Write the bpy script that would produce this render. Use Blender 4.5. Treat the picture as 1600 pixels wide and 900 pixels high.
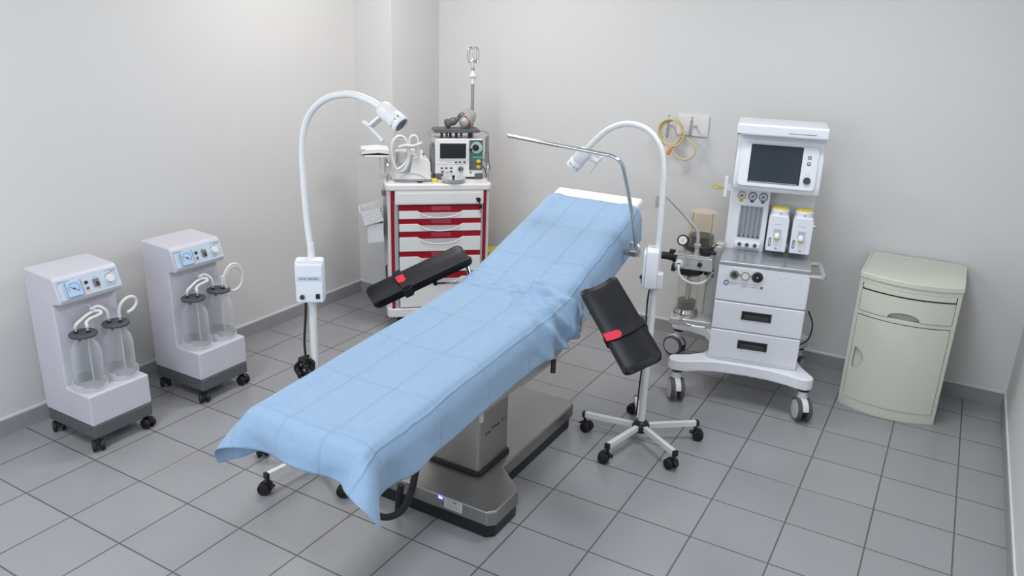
import bpy, bmesh, math, random
import numpy as np
from mathutils import Matrix, Vector, Euler
random.seed(7)
for o in list(bpy.data.objects): bpy.data.objects.remove(o)
SC = bpy.context.scene
COL = SC.collection
PI = math.pi
R = math.radians

# ------------------------------------------------------------------ camera, light, exposure
cam = bpy.data.cameras.new('camera'); camo = bpy.data.objects.new('camera', cam); COL.objects.link(camo)
yaw, pitch, roll = .5123, .3299, -.0356
fw = Vector((-math.sin(yaw)*math.cos(pitch), math.cos(yaw)*math.cos(pitch), -math.sin(pitch)))
rt = Vector((math.cos(yaw), math.sin(yaw), 0)); dn = fw.cross(rt)
r2 = math.cos(roll)*rt + math.sin(roll)*dn; d2 = -math.sin(roll)*rt + math.cos(roll)*dn
m = Matrix.Identity(4)
for i in range(3): m[i][0] = r2[i]; m[i][1] = -d2[i]; m[i][2] = -fw[i]
m.translation = Vector((12.1011, -8.7089, 6.2898))*.3
camo.matrix_world = m
cam.sensor_fit = 'HORIZONTAL'; cam.sensor_width = 36; cam.lens = 1219.77/1600*36
cam.clip_start = .02
SC.camera = camo
SC.view_settings.view_transform = 'Standard'; SC.view_settings.look = 'None'
SC.view_settings.gamma = 1; SC.view_settings.use_curve_mapping = False
SC.view_settings.exposure = -0.05
W = bpy.data.worlds.new('world'); SC.world = W; W.use_nodes = True
W.node_tree.nodes['Background'].inputs[0].default_value = (.8, .88, 1, 1)
W.node_tree.nodes['Background'].inputs[1].default_value = .3
CEIL = 2.75
PANELS = [(1.15, .75, (1, .945, .905), 23.5), (1.15, -1.9, (.97, .965, 1), 20.5), (3.1, .45, (.90, .94, 1), 19), (3.1, -2.2, (.86, .93, 1), 23)]
for (x, y, c, w) in PANELS:
    l = bpy.data.lights.new('panel_light', 'AREA'); l.shape = 'SQUARE'; l.size = .56; l.color = c; l.energy = w
    lo = bpy.data.objects.new('panel_light', l); COL.objects.link(lo); lo.location = (x, y, CEIL-.035)

# added fill light at an invented window behind the camera, brightening camera-facing faces
WX, WZ, WW, WH = 2.0, 1.55, 1.9, 1.1
l = bpy.data.lights.new('added_window_fill', 'AREA'); l.shape = 'RECTANGLE'; l.size = WW; l.size_y = WH; l.color = (.80, .90, 1); l.energy = 17
lo = bpy.data.objects.new('added_window_fill', l); COL.objects.link(lo); lo.location = (WX, -3.46, WZ); lo.rotation_euler = (R(90), 0, 0)

# ------------------------------------------------------------------ materials
def mat(name, col, rough=.5, metal=0., var=0., vscale=8., bump=0., bscale=200., spec=.5, coat=0., alpha=None, trans=0., ior=1.45, emis=None, estr=0., sub=0.):
    m = bpy.data.materials.new(name); m.use_nodes = True
    nt = m.node_tree; b = nt.nodes['Principled BSDF']
    c = tuple(col)+(1,)
    b.inputs['Base Color'].default_value = c
    b.inputs['Roughness'].default_value = rough; b.inputs['Metallic'].default_value = metal
    b.inputs['Specular IOR Level'].default_value = spec; b.inputs['IOR'].default_value = ior
    b.inputs['Coat Weight'].default_value = coat; b.inputs['Transmission Weight'].default_value = trans
    if emis: b.inputs['Emission Color'].default_value = tuple(emis)+(1,); b.inputs['Emission Strength'].default_value = estr
    tc = nt.nodes.new('ShaderNodeTexCoord')
    if var > 0:
        n = nt.nodes.new('ShaderNodeTexNoise'); n.inputs['Scale'].default_value = vscale; n.inputs['Detail'].default_value = 4
        nt.links.new(tc.outputs['Object'], n.inputs['Vector'])
        mr = nt.nodes.new('ShaderNodeMapRange'); mr.inputs[3].default_value = 1-var; mr.inputs[4].default_value = 1+var
        nt.links.new(n.outputs[0], mr.inputs[0])
        mx = nt.nodes.new('ShaderNodeMix'); mx.data_type = 'RGBA'; mx.blend_type = 'MULTIPLY'; mx.inputs[0].default_value = 1
        mx.inputs[6].default_value = c
        nt.links.new(mr.outputs[0], mx.inputs[7]); nt.links.new(mx.outputs[2], b.inputs['Base Color'])
    if bump > 0:
        n2 = nt.nodes.new('ShaderNodeTexNoise'); n2.inputs['Scale'].default_value = bscale; n2.inputs['Detail'].default_value = 3
        nt.links.new(tc.outputs['Object'], n2.inputs['Vector'])
        bp = nt.nodes.new('ShaderNodeBump'); bp.inputs['Strength'].default_value = bump; bp.inputs['Distance'].default_value = .002
        nt.links.new(n2.outputs[0], bp.inputs['Height']); nt.links.new(bp.outputs[0], b.inputs['Normal'])
    return m
def clearmat(name, tint, fac, rough=.05):
    """thin clear shell: mostly see-through with a fresnel gloss"""
    m = bpy.data.materials.new(name); m.use_nodes = True; nt = m.node_tree
    for n in list(nt.nodes): nt.nodes.remove(n)
    out = nt.nodes.new('ShaderNodeOutputMaterial'); tr = nt.nodes.new('ShaderNodeBsdfTransparent'); tr.inputs[0].default_value = tuple(tint)+(1,)
    g = nt.nodes.new('ShaderNodeBsdfPrincipled'); g.inputs['Base Color'].default_value = tuple(tint)+(1,); g.inputs['Roughness'].default_value = rough
    lw = nt.nodes.new('ShaderNodeLayerWeight'); lw.inputs[0].default_value = .22
    mr = nt.nodes.new('ShaderNodeMapRange'); mr.inputs[3].default_value = fac; mr.inputs[4].default_value = min(1, fac+.55)
    mx = nt.nodes.new('ShaderNodeMixShader')
    nt.links.new(lw.outputs['Facing'], mr.inputs[0]); nt.links.new(mr.outputs[0], mx.inputs[0])
    nt.links.new(tr.outputs[0], mx.inputs[1]); nt.links.new(g.outputs[0], mx.inputs[2]); nt.links.new(mx.outputs[0], out.inputs[0])
    return m
M = dict(
    wall=mat('wall_paint', (.68, .675, .665), .75, var=.012, vscale=1.5, bump=.12, bscale=40),
    wall_cool=mat('wall_paint_cool', (.62, .65, .69), .75, var=.012, vscale=1.5, bump=.12, bscale=40),
    ceil=mat('ceiling_paint', (.72, .72, .72), .8, var=.01),
    bead=mat('plaster_bead', (.74, .75, .76), .7, var=.02),
    white=mat('white_plastic', (.79, .80, .845), .34, var=.01, spec=.5),
    lilac=mat('suction_casing', (.60, .59, .645), .35, var=.01),
    greybase=mat('grey_base_plastic', (.105, .112, .122), .5, var=.04),
    whitepaint=mat('white_enamel', (.76, .755, .745), .3, var=.01),
    offwhite=mat('off_white_plastic', (.76, .76, .745), .4, var=.01),
    panelblue=mat('panel_blue_white', (.55, .63, .72), .35, var=.01),
    gaugeblue=mat('gauge_face_blue', (.45, .62, .82), .25, var=.02),
    black=mat('black_plastic', (.012, .012, .014), .4, var=.05),
    dark=mat('dark_grey_plastic', (.045, .048, .055), .45, var=.05),
    midgrey=mat('mid_grey_plastic', (.2, .2, .22), .45, var=.03),
    lidgrey=mat('lid_rubber', (.075, .08, .09), .5, var=.05),
    leather=mat('black_vinyl', (.007, .0075, .011), .42, var=.15, vscale=20, bump=.25, bscale=350, spec=.32),
    red=mat('red_fabric', (.62, .015, .045), .6, var=.05, bump=.3, bscale=900),
    redp=mat('red_cabinet_plastic', (.33, .004, .018), .3, var=.03),
    strap=mat('black_webbing', (.008, .008, .009), .75, bump=.5, bscale=900),
    steel=mat('brushed_steel', (.42, .40, .37), .33, metal=.9, var=.06, vscale=3, bump=.05, bscale=120),
    steelb=mat('steel_base_cover', (.33, .325, .32), .34, metal=.85, var=.05, vscale=3, bump=.08, bscale=150),
    chrome=mat('chrome', (.62, .62, .62), .16, metal=1., var=.02),
    satin=mat('satin_aluminium', (.52, .52, .515), .36, metal=.4, var=.03),
    worktop=mat('worktop_steel', (.42, .445, .465), .28, metal=.5, var=.03),
    frame=mat('table_frame_grey', (.42, .41, .39), .4, metal=.3, var=.03),
    cushion=mat('white_cushion_vinyl', (.80, .79, .785), .5, var=.01, bump=.1, bscale=120),
    cream=mat('cream_sheet_steel', (.66, .665, .57), .38, var=.012, bump=.04, bscale=60),
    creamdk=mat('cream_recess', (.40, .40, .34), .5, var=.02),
    gap=mat('gap_shade_black', (.02, .02, .018), .7),  # near-black colour standing in for shade inside the gaps
    screen=mat('dark_screen', (.026, .038, .050), .12, var=.05, spec=.6),
    screen2=mat('monitor_screen', (.02, .02, .022), .16, var=.05, spec=.6),
    yellow=mat('yellow_plastic', (.75, .60, .035), .4, var=.03),
    orange=mat('orange_button', (.82, .36, .02), .4),
    amber=mat('amber_lamp', (.30, .09, .02), .3),
    navy=mat('navy_button', (.012, .012, .05), .3),
    blue=mat('blue_ring', (.03, .06, .45), .35), green=mat('green_tag', (.02, .25, .15), .4), yel2=mat('yellow_tag', (.55, .45, .03), .4),
    teal=mat('teal_panel', (.085, .13, .135), .45, var=.03), lightgreen=mat('green_dial_face', (.42, .58, .50), .5), greenbar=mat('green_bar', (.02, .42, .20), .4),
    fluteg=mat('flow_tube_panel', (.30, .335, .36), .25, var=.03),
    ink=mat('ink', (.03, .03, .035), .6), inkl=mat('light_ink', (.22, .23, .26), .6), inkb=mat('blue_ink', (.06, .08, .14), .6),
    tube=mat('silicone_tube', (.78, .79, .77), .4, var=.02, trans=.15),
    ytube=mat('yellow_latex_tube', (.74, .62, .33), .4, var=.04, trans=.2),
    orangep=mat('orange_fitting', (.85, .33, .10), .5),
    rubber=mat('black_rubber', (.012, .012, .012), .55, var=.1),
    wheelgrey=mat('wheel_cover_grey', (.50, .51, .52), .4, var=.02), tyre=mat('tyre_dark_grey', (.09, .09, .095), .55, var=.05),
    paper=mat('paper', (.78, .78, .77), .8, var=.02), label=mat('silver_label', (.5, .5, .51), .45, var=.05),
    led=mat('violet_display', (.05, .03, .3), .4, emis=(.25, .18, 1), estr=1.6), ledw=mat('violet_display_glyph', (.5, .4, .9), .4, emis=(.7, .65, 1), estr=2.),
    lens=mat('lamp_lens', (.10, .10, .11), .1), bag=mat('clear_bag_smoky', (.48, .47, .46), .3, var=.25, vscale=30, trans=.3), maskg=mat('smoky_mask', (.12, .115, .11), .3, var=.4, vscale=40),
    redstrip=mat('dark_red_strip', (.25, .02, .03), .5),
    glass=clearmat('jar_glass', (.96, .965, .97), .025), amberd=clearmat('amber_dome', (.95, .90, .80), .03), canist=clearmat('clear_canister', (.93, .92, .86), .10),
    pane_glow=mat('added_pane_glow', (.7, .8, .9), .3, emis=(.75, .87, 1), estr=2.),  # emission for the glazing of the added window
    frost=clearmat('frosted_plastic', (.92, .93, .95), .35, .35), lampcover=mat('ceiling_panel_diffuser', (.9, .9, .9), .5, emis=(1, 1, 1), estr=2.5),
)

def floor_mat(name='floor_tiles', base=(.325, .325, .335), grout=(.11, .11, .115), axes=(0, 1), gw=.0065, rough=.22):
    m = bpy.data.materials.new(name); m.use_nodes = True; nt = m.node_tree; b = nt.nodes['Principled BSDF']; N = nt.nodes.new; L = nt.links.new
    tc = N('ShaderNodeTexCoord'); sp = N('ShaderNodeSeparateXYZ'); L(tc.outputs['Object'], sp.inputs[0])
    def math_(op, a, b_=None, c=None):
        n = N('ShaderNodeMath'); n.operation = op
        for i, v in enumerate((a, b_, c)):
            if v is None: continue
            if isinstance(v, (int, float)): n.inputs[i].default_value = v
            else: L(v, n.inputs[i])
        return n.outputs[0]
    edges = []; cells = []
    for a in axes:
        s = math_('DIVIDE', sp.outputs[a], .3)
        f = math_('FRACT', s); cells.append(math_('FLOOR', s))
        e = math_('MINIMUM', f, math_('SUBTRACT', 1.0, f)); edges.append(math_('MULTIPLY', e, .3))
    e = edges[0] if len(edges) == 1 else math_('MINIMUM', edges[0], edges[1])
    gmask = N('ShaderNodeMapRange'); gmask.inputs[1].default_value = gw*.32; gmask.inputs[2].default_value = gw*.58; L(e, gmask.inputs[0])
    cb = N('ShaderNodeCombineXYZ'); L(cells[0], cb.inputs[0])
    if len(cells) > 1: L(cells[1], cb.inputs[1])
    wn = N('ShaderNodeTexWhiteNoise'); L(cb.outputs[0], wn.inputs[0])
    no = N('ShaderNodeTexNoise'); no.inputs['Scale'].default_value = 5; no.inputs['Detail'].default_value = 5; L(tc.outputs['Object'], no.inputs['Vector'])
    v = math_('ADD', math_('MULTIPLY', wn.outputs[0], .07), math_('MULTIPLY', no.outputs[0], .10)); v = math_('ADD', v, .915)
    mx = N('ShaderNodeMix'); mx.data_type = 'RGBA'; mx.blend_type = 'MULTIPLY'; mx.inputs[0].default_value = 1; mx.inputs[6].default_value = base+(1,)
    L(v, mx.inputs[7])
    m2 = N('ShaderNodeMix'); m2.data_type = 'RGBA'; m2.inputs[6].default_value = grout+(1,); L(gmask.outputs[0], m2.inputs[0]); L(mx.outputs[2], m2.inputs[7])
    L(m2.outputs[2], b.inputs['Base Color'])
    b.inputs['Roughness'].default_value = rough
    bp = N('ShaderNodeBump'); bp.inputs['Strength'].default_value = .6; bp.inputs['Distance'].default_value = .002; L(gmask.outputs[0], bp.inputs['Height']); L(bp.outputs[0], b.inputs['Normal'])
    return m
M['floor'] = floor_mat()
M['skirt_x'] = floor_mat('baseboard_tiles_x', (.33, .33, .335), (.44, .44, .44), (0,), .003, .45)
M['skirt_y'] = floor_mat('baseboard_tiles_y', (.33, .33, .335), (.44, .44, .44), (1,), .003, .45)

def drape_mat():
    m = bpy.data.materials.new('blue_drape_fabric'); m.use_nodes = True; nt = m.node_tree; b = nt.nodes['Principled BSDF']; N = nt.nodes.new; L = nt.links.new
    uv = N('ShaderNodeUVMap'); uv.uv_map = 'UVMap'
    sp = N('ShaderNodeSeparateXYZ'); L(uv.outputs[0], sp.inputs[0])
    def math_(op, a, b_=None):
        n = N('ShaderNodeMath'); n.operation = op
        for i, v in enumerate((a, b_)):
            if v is None: continue
            if isinstance(v, (int, float)): n.inputs[i].default_value = v
            else: L(v, n.inputs[i])
        return n.outputs[0]
    nw = N('ShaderNodeTexNoise'); nw.inputs['Scale'].default_value = 9; L(uv.outputs[0], nw.inputs['Vector'])
    wob = math_('MULTIPLY', math_('SUBTRACT', nw.outputs[0], .5), .02)
    hs = []
    for out, per, off in ((sp.outputs[0], .165, -.0025), (sp.outputs[1], .29, .0)):
        s = math_('ADD', math_('ADD', out, off), wob); f = math_('FRACT', math_('DIVIDE', s, per))
        d = math_('MULTIPLY', math_('ABSOLUTE', math_('SUBTRACT', f, .5)), per)
        g = math_('POWER', 2.718, math_('MULTIPLY', math_('MULTIPLY', d, d), -1/(.0045**2)))
        hs.append(g)
    h = math_('SUBTRACT', hs[0], hs[1])
    n1 = N('ShaderNodeTexNoise'); n1.inputs['Scale'].default_value = 7; n1.inputs['Detail'].default_value = 3; n1.inputs['Distortion'].default_value = .6; L(uv.outputs[0], n1.inputs['Vector'])
    h2 = math_('ADD', math_('MULTIPLY', h, .0035), math_('MULTIPLY', n1.outputs[0], .012))
    bp = N('ShaderNodeBump'); bp.inputs['Strength'].default_value = .8; bp.inputs['Distance'].default_value = 1.0; L(h2, bp.inputs['Height']); L(bp.outputs[0], b.inputs['Normal'])
    n3 = N('ShaderNodeTexNoise'); n3.inputs['Scale'].default_value = 60; n3.inputs['Detail'].default_value = 6; L(uv.outputs[0], n3.inputs['Vector'])
    cr = N('ShaderNodeValToRGB'); cr.color_ramp.elements[0].color = (.245, .375, .54, 1); cr.color_ramp.elements[1].color = (.27, .40, .565, 1)
    cr.color_ramp.elements[0].position = .3; cr.color_ramp.elements[1].position = .7
    L(n3.outputs[0], cr.inputs[0]); L(cr.outputs[0], b.inputs['Base Color'])
    b.inputs['Roughness'].default_value = .75; b.inputs['Sheen Weight'].default_value = .15
    return m
M['drape'] = drape_mat()

# ------------------------------------------------------------------ mesh helpers
def smooth_path(pts, n=8, closed=False):
    P = [Vector(p) for p in pts]; out = []; k = len(P)
    rng = range(k if closed else k-1)
    for i in rng:
        if closed: a, b, c, d = P[(i-1) % k], P[i], P[(i+1) % k], P[(i+2) % k]
        else: a, b, c, d = P[max(i-1, 0)], P[i], P[i+1], P[min(i+2, k-1)]
        for j in range(n):
            t = j/n
            out.append(.5*((2*b)+(c-a)*t+(2*a-5*b+4*c-d)*t*t+(3*b-a-3*c+d)*t**3))
    if not closed: out.append(P[-1])
    return out
def basis(z, up=None):
    z = Vector(z).normalized(); u = Vector(up) if up else (Vector((0, 0, 1)) if abs(z.z) < .9 else Vector((0, 1, 0)))
    x = u.cross(z).normalized(); y = z.cross(x)
    return Matrix((x, y, z)).transposed()
class MB:
    def __init__(s): s.bm = bmesh.new()
    def box(s, c, d, rot=None):
        r = bmesh.ops.create_cube(s.bm, size=1)['verts']
        mt = Matrix.Translation(Vector(c)) @ ((rot.to_4x4() if rot is not None else Matrix.Identity(4))) @ Matrix.Diagonal((*d, 1))
        bmesh.ops.transform(s.bm, matrix=mt, verts=r); return s
    def bb(s, a, b):
        return s.box([(i+j)/2 for i, j in zip(a, b)], [abs(j-i) for i, j in zip(a, b)])
    def bar(s, a, b, w, h=None, up=None):
        a = Vector(a); b = Vector(b); return s.box((a+b)/2, (w, h or w, (b-a).length), basis(b-a, up))
    def rings(s, rings, cap=True, closed=False):
        vs = [[s.bm.verts.new(p) for p in r] for r in rings]; n = len(vs[0])
        pr = list(zip(vs, vs[1:])) + ([(vs[-1], vs[0])] if closed else [])
        for A, B in pr:
            for i in range(n):
                s.bm.faces.new((A[i], A[(i+1) % n], B[(i+1) % n], B[i]))
        if cap and not closed:
            s.bm.faces.new(vs[0][::-1]); s.bm.faces.new(vs[-1])
        return s
    def cyl(s, a, b, r, rb=None, seg=24):
        a = Vector(a); b = Vector(b); B = basis(b-a); rb = r if rb is None else rb
        return s.rings([[p+B@Vector((q*math.cos(t*2*PI/seg), q*math.sin(t*2*PI/seg), 0)) for t in range(seg)] for p, q in ((a, r), (b, rb))])
    def lathe(s, prof, c=(0, 0, 0), ax=(0, 0, 1), seg=32, cap=True):
        B = basis(ax); c = Vector(c)
        return s.rings([[c+B@Vector((r*math.cos(t*2*PI/seg), r*math.sin(t*2*PI/seg), z)) for t in range(seg)] for r, z in [(max(r, .0004), z) for r, z in prof]], cap)
    def tube(s, pts, r, seg=10, n=8, closed=False, smooth=True, sq=None):
        P = smooth_path(pts, n, closed) if smooth else [Vector(p) for p in pts]
        k = len(P); rings = []; up = None
        for i, p in enumerate(P):
            if closed: t = P[(i+1) % k]-P[i-1]
            else: t = P[min(i+1, k-1)]-P[max(i-1, 0)]
            t.normalize()
            if up is None: x = basis(t).col[0]
            else:
                x = up-t*up.dot(t)
                x = x.normalized() if x.length > 1e-6 else basis(t).col[0]
            up = x; y = t.cross(x)
            rr = r(i/(k-1)) if callable(r) else r
            rings.append([p+x*rr*math.cos(a*2*PI/seg)+y*rr*math.sin(a*2*PI/seg) for a in range(seg)])
        return s.rings(rings, not closed, closed)
    def prism(s, poly, o, u, v, d):
        """polygon in plane (u,v) at o, extruded by vector d"""
        o, u, v, d = map(Vector, (o, u, v, d)); A = [o+u*a+v*b for a, b in poly]
        return s.rings([A, [p+d for p in A]])
    def sph(s, c, r, seg=16, sc=(1, 1, 1)):
        q = bmesh.ops.create_uvsphere(s.bm, u_segments=seg, v_segments=seg//2+2, radius=r)['verts']
        bmesh.ops.transform(s.bm, matrix=Matrix.Translation(Vector(c)) @ Matrix.Diagonal((*sc, 1)), verts=q); return s
    def build(s, name, m, parent=None, bev=0., seg=2, sharp=35, loc=None, rot=None):
        bmesh.ops.recalc_face_normals(s.bm, faces=s.bm.faces)
        me = bpy.data.meshes.new(name); s.bm.to_mesh(me); s.bm.free()
        me.materials.append(M[m] if isinstance(m, str) else m)
        for p in me.polygons: p.use_smooth = True
        o = bpy.data.objects.new(name, me); COL.objects.link(o)
        if bev > 0:
            b = o.modifiers.new('bevel', 'BEVEL'); b.width = bev; b.segments = seg; b.limit_method = 'ANGLE'; b.angle_limit = R(40); b.harden_normals = True
        else: me.set_sharp_from_angle(angle=R(sharp))
        if parent: o.parent = parent
        if loc: o.location = loc
        if rot: o.rotation_euler = rot
        return o
def tag(o, label=None, cat=None, group=None, kind=None):
    if label: o['label'] = label
    if cat: o['category'] = cat
    if group: o['group'] = group
    if kind: o['kind'] = kind
    return o
def thing(name, label, cat, loc=(0, 0, 0), rz=0, group=None):
    o = bpy.data.objects.new(name, None); COL.objects.link(o); o.location = loc; o.rotation_euler = (0, 0, rz); o.empty_display_size = .05
    return tag(o, label, cat, group)
def copy_tree(o, parent=None):
    c = o.copy(); COL.objects.link(c); c.parent = parent
    for ch in list(o.children): copy_tree(ch, c)
    return c
def struct(name, mb, m, **k):
    o = mb.build(name, m, **k); o['kind'] = 'structure'; return o
def text_mesh(s, size, ext=.0004):
    cu = bpy.data.curves.new('t', 'FONT'); cu.body = s; cu.size = size; cu.extrude = ext; cu.align_x = 'CENTER'; cu.align_y = 'CENTER'
    ob = bpy.data.objects.new('t', cu); COL.objects.link(ob)
    dg = bpy.context.evaluated_depsgraph_get(); me = bpy.data.meshes.new_from_object(ob.evaluated_get(dg)); bpy.data.objects.remove(ob); return me
def put_text(name, s, size, m, parent, c, u, v, ext=.0004):
    """flat lettering, centre c, reading direction u, up v"""
    me = text_mesh(s, size, ext); u = Vector(u).normalized(); v = Vector(v).normalized(); w = u.cross(v)
    mt = Matrix((u, v, w)).transposed().to_4x4(); mt.translation = Vector(c); me.transform(mt)
    me.materials.append(M[m]); o = bpy.data.objects.new(name, me); COL.objects.link(o); o.parent = parent; return o
def marks(mb, c, u, v, length, h, n=12, th=.0004, seed=1):
    """a line of printed writing too small to read: a row of little letter strokes"""
    rd = random.Random(seed); u = Vector(u).normalized(); v = Vector(v).normalized(); w = u.cross(v); c = Vector(c); B = Matrix((u, v, w)).transposed()
    step = length/n
    for i in range(n):
        x = -length/2+(i+.5)*step
        if rd.random() < .1: continue
        sw = step*.22
        mb.box(c+u*(x-step*.22), (sw, h*rd.choice((.65, .65, 1)), th), B)
        if rd.random() < .75: mb.box(c+u*(x+step*.16), (sw, h*.65, th), B)
        mb.box(c+u*x+v*h*rd.choice((-.25, .25, 0)), (step*.6, h*.16, th), B)
    return mb
def rrect(w, h, r, n=5):
    out = []
    for cx, cy, a0 in ((w/2-r, h/2-r, 0), (-w/2+r, h/2-r, 90), (-w/2+r, -h/2+r, 180), (w/2-r, -h/2+r, 270)):
        for i in range(n+1):
            a = R(a0+90*i/n); out.append((cx+r*math.cos(a), cy+r*math.sin(a)))
    return out
X, Y, Z = Vector((1, 0, 0)), Vector((0, 1, 0)), Vector((0, 0, 1))

# ------------------------------------------------------------------ the room
XL, XR, YB, YF = .065, 4.09, 2.026, -3.5
JX, JY = .375, 1.50        # corner pillar
struct('floor', MB().bb((-.05, YF-.05, -.1), (XR+.05, YB+.05, 0)), 'floor')
struct('ceiling', MB().bb((-.05, YF-.05, CEIL), (XR+.05, YB+.05, CEIL+.1)), 'ceil')
struct('wall_left', MB().bb((XL-.12, YF-.1, 0), (XL, YB+.1, CEIL)), 'wall')
struct('wall_right', MB().bb((XR, YF-.1, 0), (XR+.12, YB+.1, CEIL)), 'wall')
struct('wall_back', MB().bb((XL, YB, 0), (XR, YB+.12, CEIL)), 'wall')
fwm = MB()
for a_, b_ in (((XL, 0), (WX-WW/2, CEIL)), ((WX+WW/2, 0), (XR, CEIL)), ((WX-WW/2, 0), (WX+WW/2, WZ-WH/2)), ((WX-WW/2, WZ+WH/2), (WX+WW/2, CEIL))): fwm.bb((a_[0], YF-.12, a_[1]), (b_[0], YF, b_[1]))
struct('wall_front', fwm, 'wall')
wf = MB()
for a_, b_ in (((-WW/2, -WH/2), (-WW/2+.05, WH/2)), ((WW/2-.05, -WH/2), (WW/2, WH/2)), ((-WW/2, -WH/2), (WW/2, -WH/2+.05)), ((-WW/2, WH/2-.05), (WW/2, WH/2)), ((-.03, -WH/2), (.03, WH/2))): wf.bb((WX+a_[0], YF-.09, WZ+a_[1]), (WX+b_[0], YF-.04, WZ+b_[1]))
w1 = struct('added_window_1', wf, 'whitepaint')  # unseen window, added to go with the fill light
MB().bb((WX-WW/2, YF-.07, WZ-WH/2), (WX+WW/2, YF-.062, WZ+WH/2)).build('glow_pane', 'pane_glow', w1)  # glowing sheet added behind the invented frame
struct('wall_pillar', MB().bb((XL-.01, JY, 0), (JX, YB+.01, CEIL)), 'wall', bev=.004)
bh = .076
struct('baseboard_left', MB().bb((XL, YF, 0), (XL+.011, JY-.001, bh)), 'skirt_y')
struct('baseboard_pillar', MB().bb((XL+.011, JY-.011, 0), (JX+.011, JY, bh)), 'skirt_x')
struct('baseboard_pillar_side', MB().bb((JX, JY, 0), (JX+.011, YB-.011, bh)), 'skirt_y')
struct('baseboard_back', MB().bb((JX+.011, YB-.011, 0), (XR-.011, YB, bh)), 'skirt_x')
struct('baseboard_right', MB().bb((XR-.011, YF, 0), (XR, YB, bh)), 'skirt_y')
struct('baseboard_front', MB().bb((XL+.011, YF, 0), (XR-.011, YF+.011, bh)), 'skirt_x')
bt = .014
struct('trim_1', MB().bb((XL, YF, bh), (XL+.009, JY, bh+bt)), 'bead', bev=.003)
struct('trim_2', MB().bb((XL+.009, JY-.009, bh), (JX+.009, JY, bh+bt)), 'bead', bev=.003)
struct('trim_3', MB().bb((JX+.009, YB-.009, bh), (XR-.009, YB, bh+bt)), 'bead', bev=.003)
struct('trim_4', MB().bb((XR-.009, YF, bh), (XR, YB, bh+bt)), 'bead', bev=.003)
for i, (x, y, c, w) in enumerate(PANELS):
    t = thing('ceiling_light', 'square white ceiling light panel over the '+('pillar corner', 'suction units', 'anaesthesia machine', 'near right of the room')[i], 'ceiling light', (x, y, CEIL), 0, 'ceiling light panels')
    MB().bb((-.3, -.3, -.03), (-.285, .3, 0)).bb((.285, -.3, -.03), (.3, .3, 0)).bb((-.285, -.3, -.03), (.285, -.285, 0)).bb((-.285, .285, -.03), (.285, .3, 0)).build('frame', 'whitepaint', t)
    MB().bb((-.285, -.285, -.012), (.285, .285, -.004)).build('diffuser', 'lampcover', t)

# ------------------------------------------------------------------ casters
def twin_caster(root, x, y, a, r=.026, top=.066):
    h = MB(); d = Vector((math.cos(a), math.sin(a), 0)); n = Vector((-d.y, d.x, 0)); c = Vector((x, y, r))+d*.010
    h.cyl((x, y, r+.015), (x, y, top), .008); h.box(c+Z*(r*.55), (r*1.7, .016, r*.9), basis(Z, n))
    h.tube([c+d*(-r*1.02)*math.cos(t)+Z*(r*1.12)*math.sin(t) for t in (0, .5, 1.1, 1.7, 2.3)], .006, 8)
    c_ = h.build('caster', 'black', root)
    for s in (-1, 1):
        w = MB(); w.lathe([(r*.6, -.008), (r*.92, -.008), (r, -.004), (r, .004), (r*.92, .008), (r*.5, .008)], c+n*s*.017, n)
        w.cyl(c+n*s*.0245, c+n*s*.0265, r*.55, r*.5); w.build('wheel', 'rubber', c_)
    return c_
def big_caster(root, x, y, a, r=.061, top=.17):
    d = Vector((math.cos(a), math.sin(a), 0)); n = Vector((-d.y, d.x, 0)); c = Vector((x, y, r))+d*.018
    h = MB(); h.cyl((x, y, .118), (x, y, top), .022, .022).cyl((x, y, .11), (x, y, .13), .027)
    arc = [(r*1.05*math.cos(t), r*1.05*math.sin(t)) for t in [R(k) for k in range(10, 171, 16)]]
    inner = [(r*.5*math.cos(t), r*.5*math.sin(t)) for t in [R(k) for k in range(170, 9, -16)]]
    h.prism(arc+inner, c-n*.015, d, Z, n*.030)
    hc = h.build('caster', 'whitepaint', root, bev=.003)
    MB().cyl((x, y, .158), (x, y, .168), .03).build('swivel_ring', 'black', hc)
    for s in (-1, 1):
        w = MB(); w.lathe([(r*.55, -.010), (r*.9, -.011), (r, -.006), (r, .006), (r*.9, .011), (r*.55, .011)], c+n*s*.025, n, 40); w.build('tyre', 'tyre', hc)
        MB().lathe([(r*.82, -.003), (r*.80, .003), (.002, .006)], c+n*s*.0345, n*s, 40).build('wheel_cover', 'wheelgrey', hc)
    MB().box(c-d*(r*.95)+Z*(-.012), (.018, .036, .026), basis(Z, n)).build('brake_pedal', 'dark', hc, bev=.003)
    return hc

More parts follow.
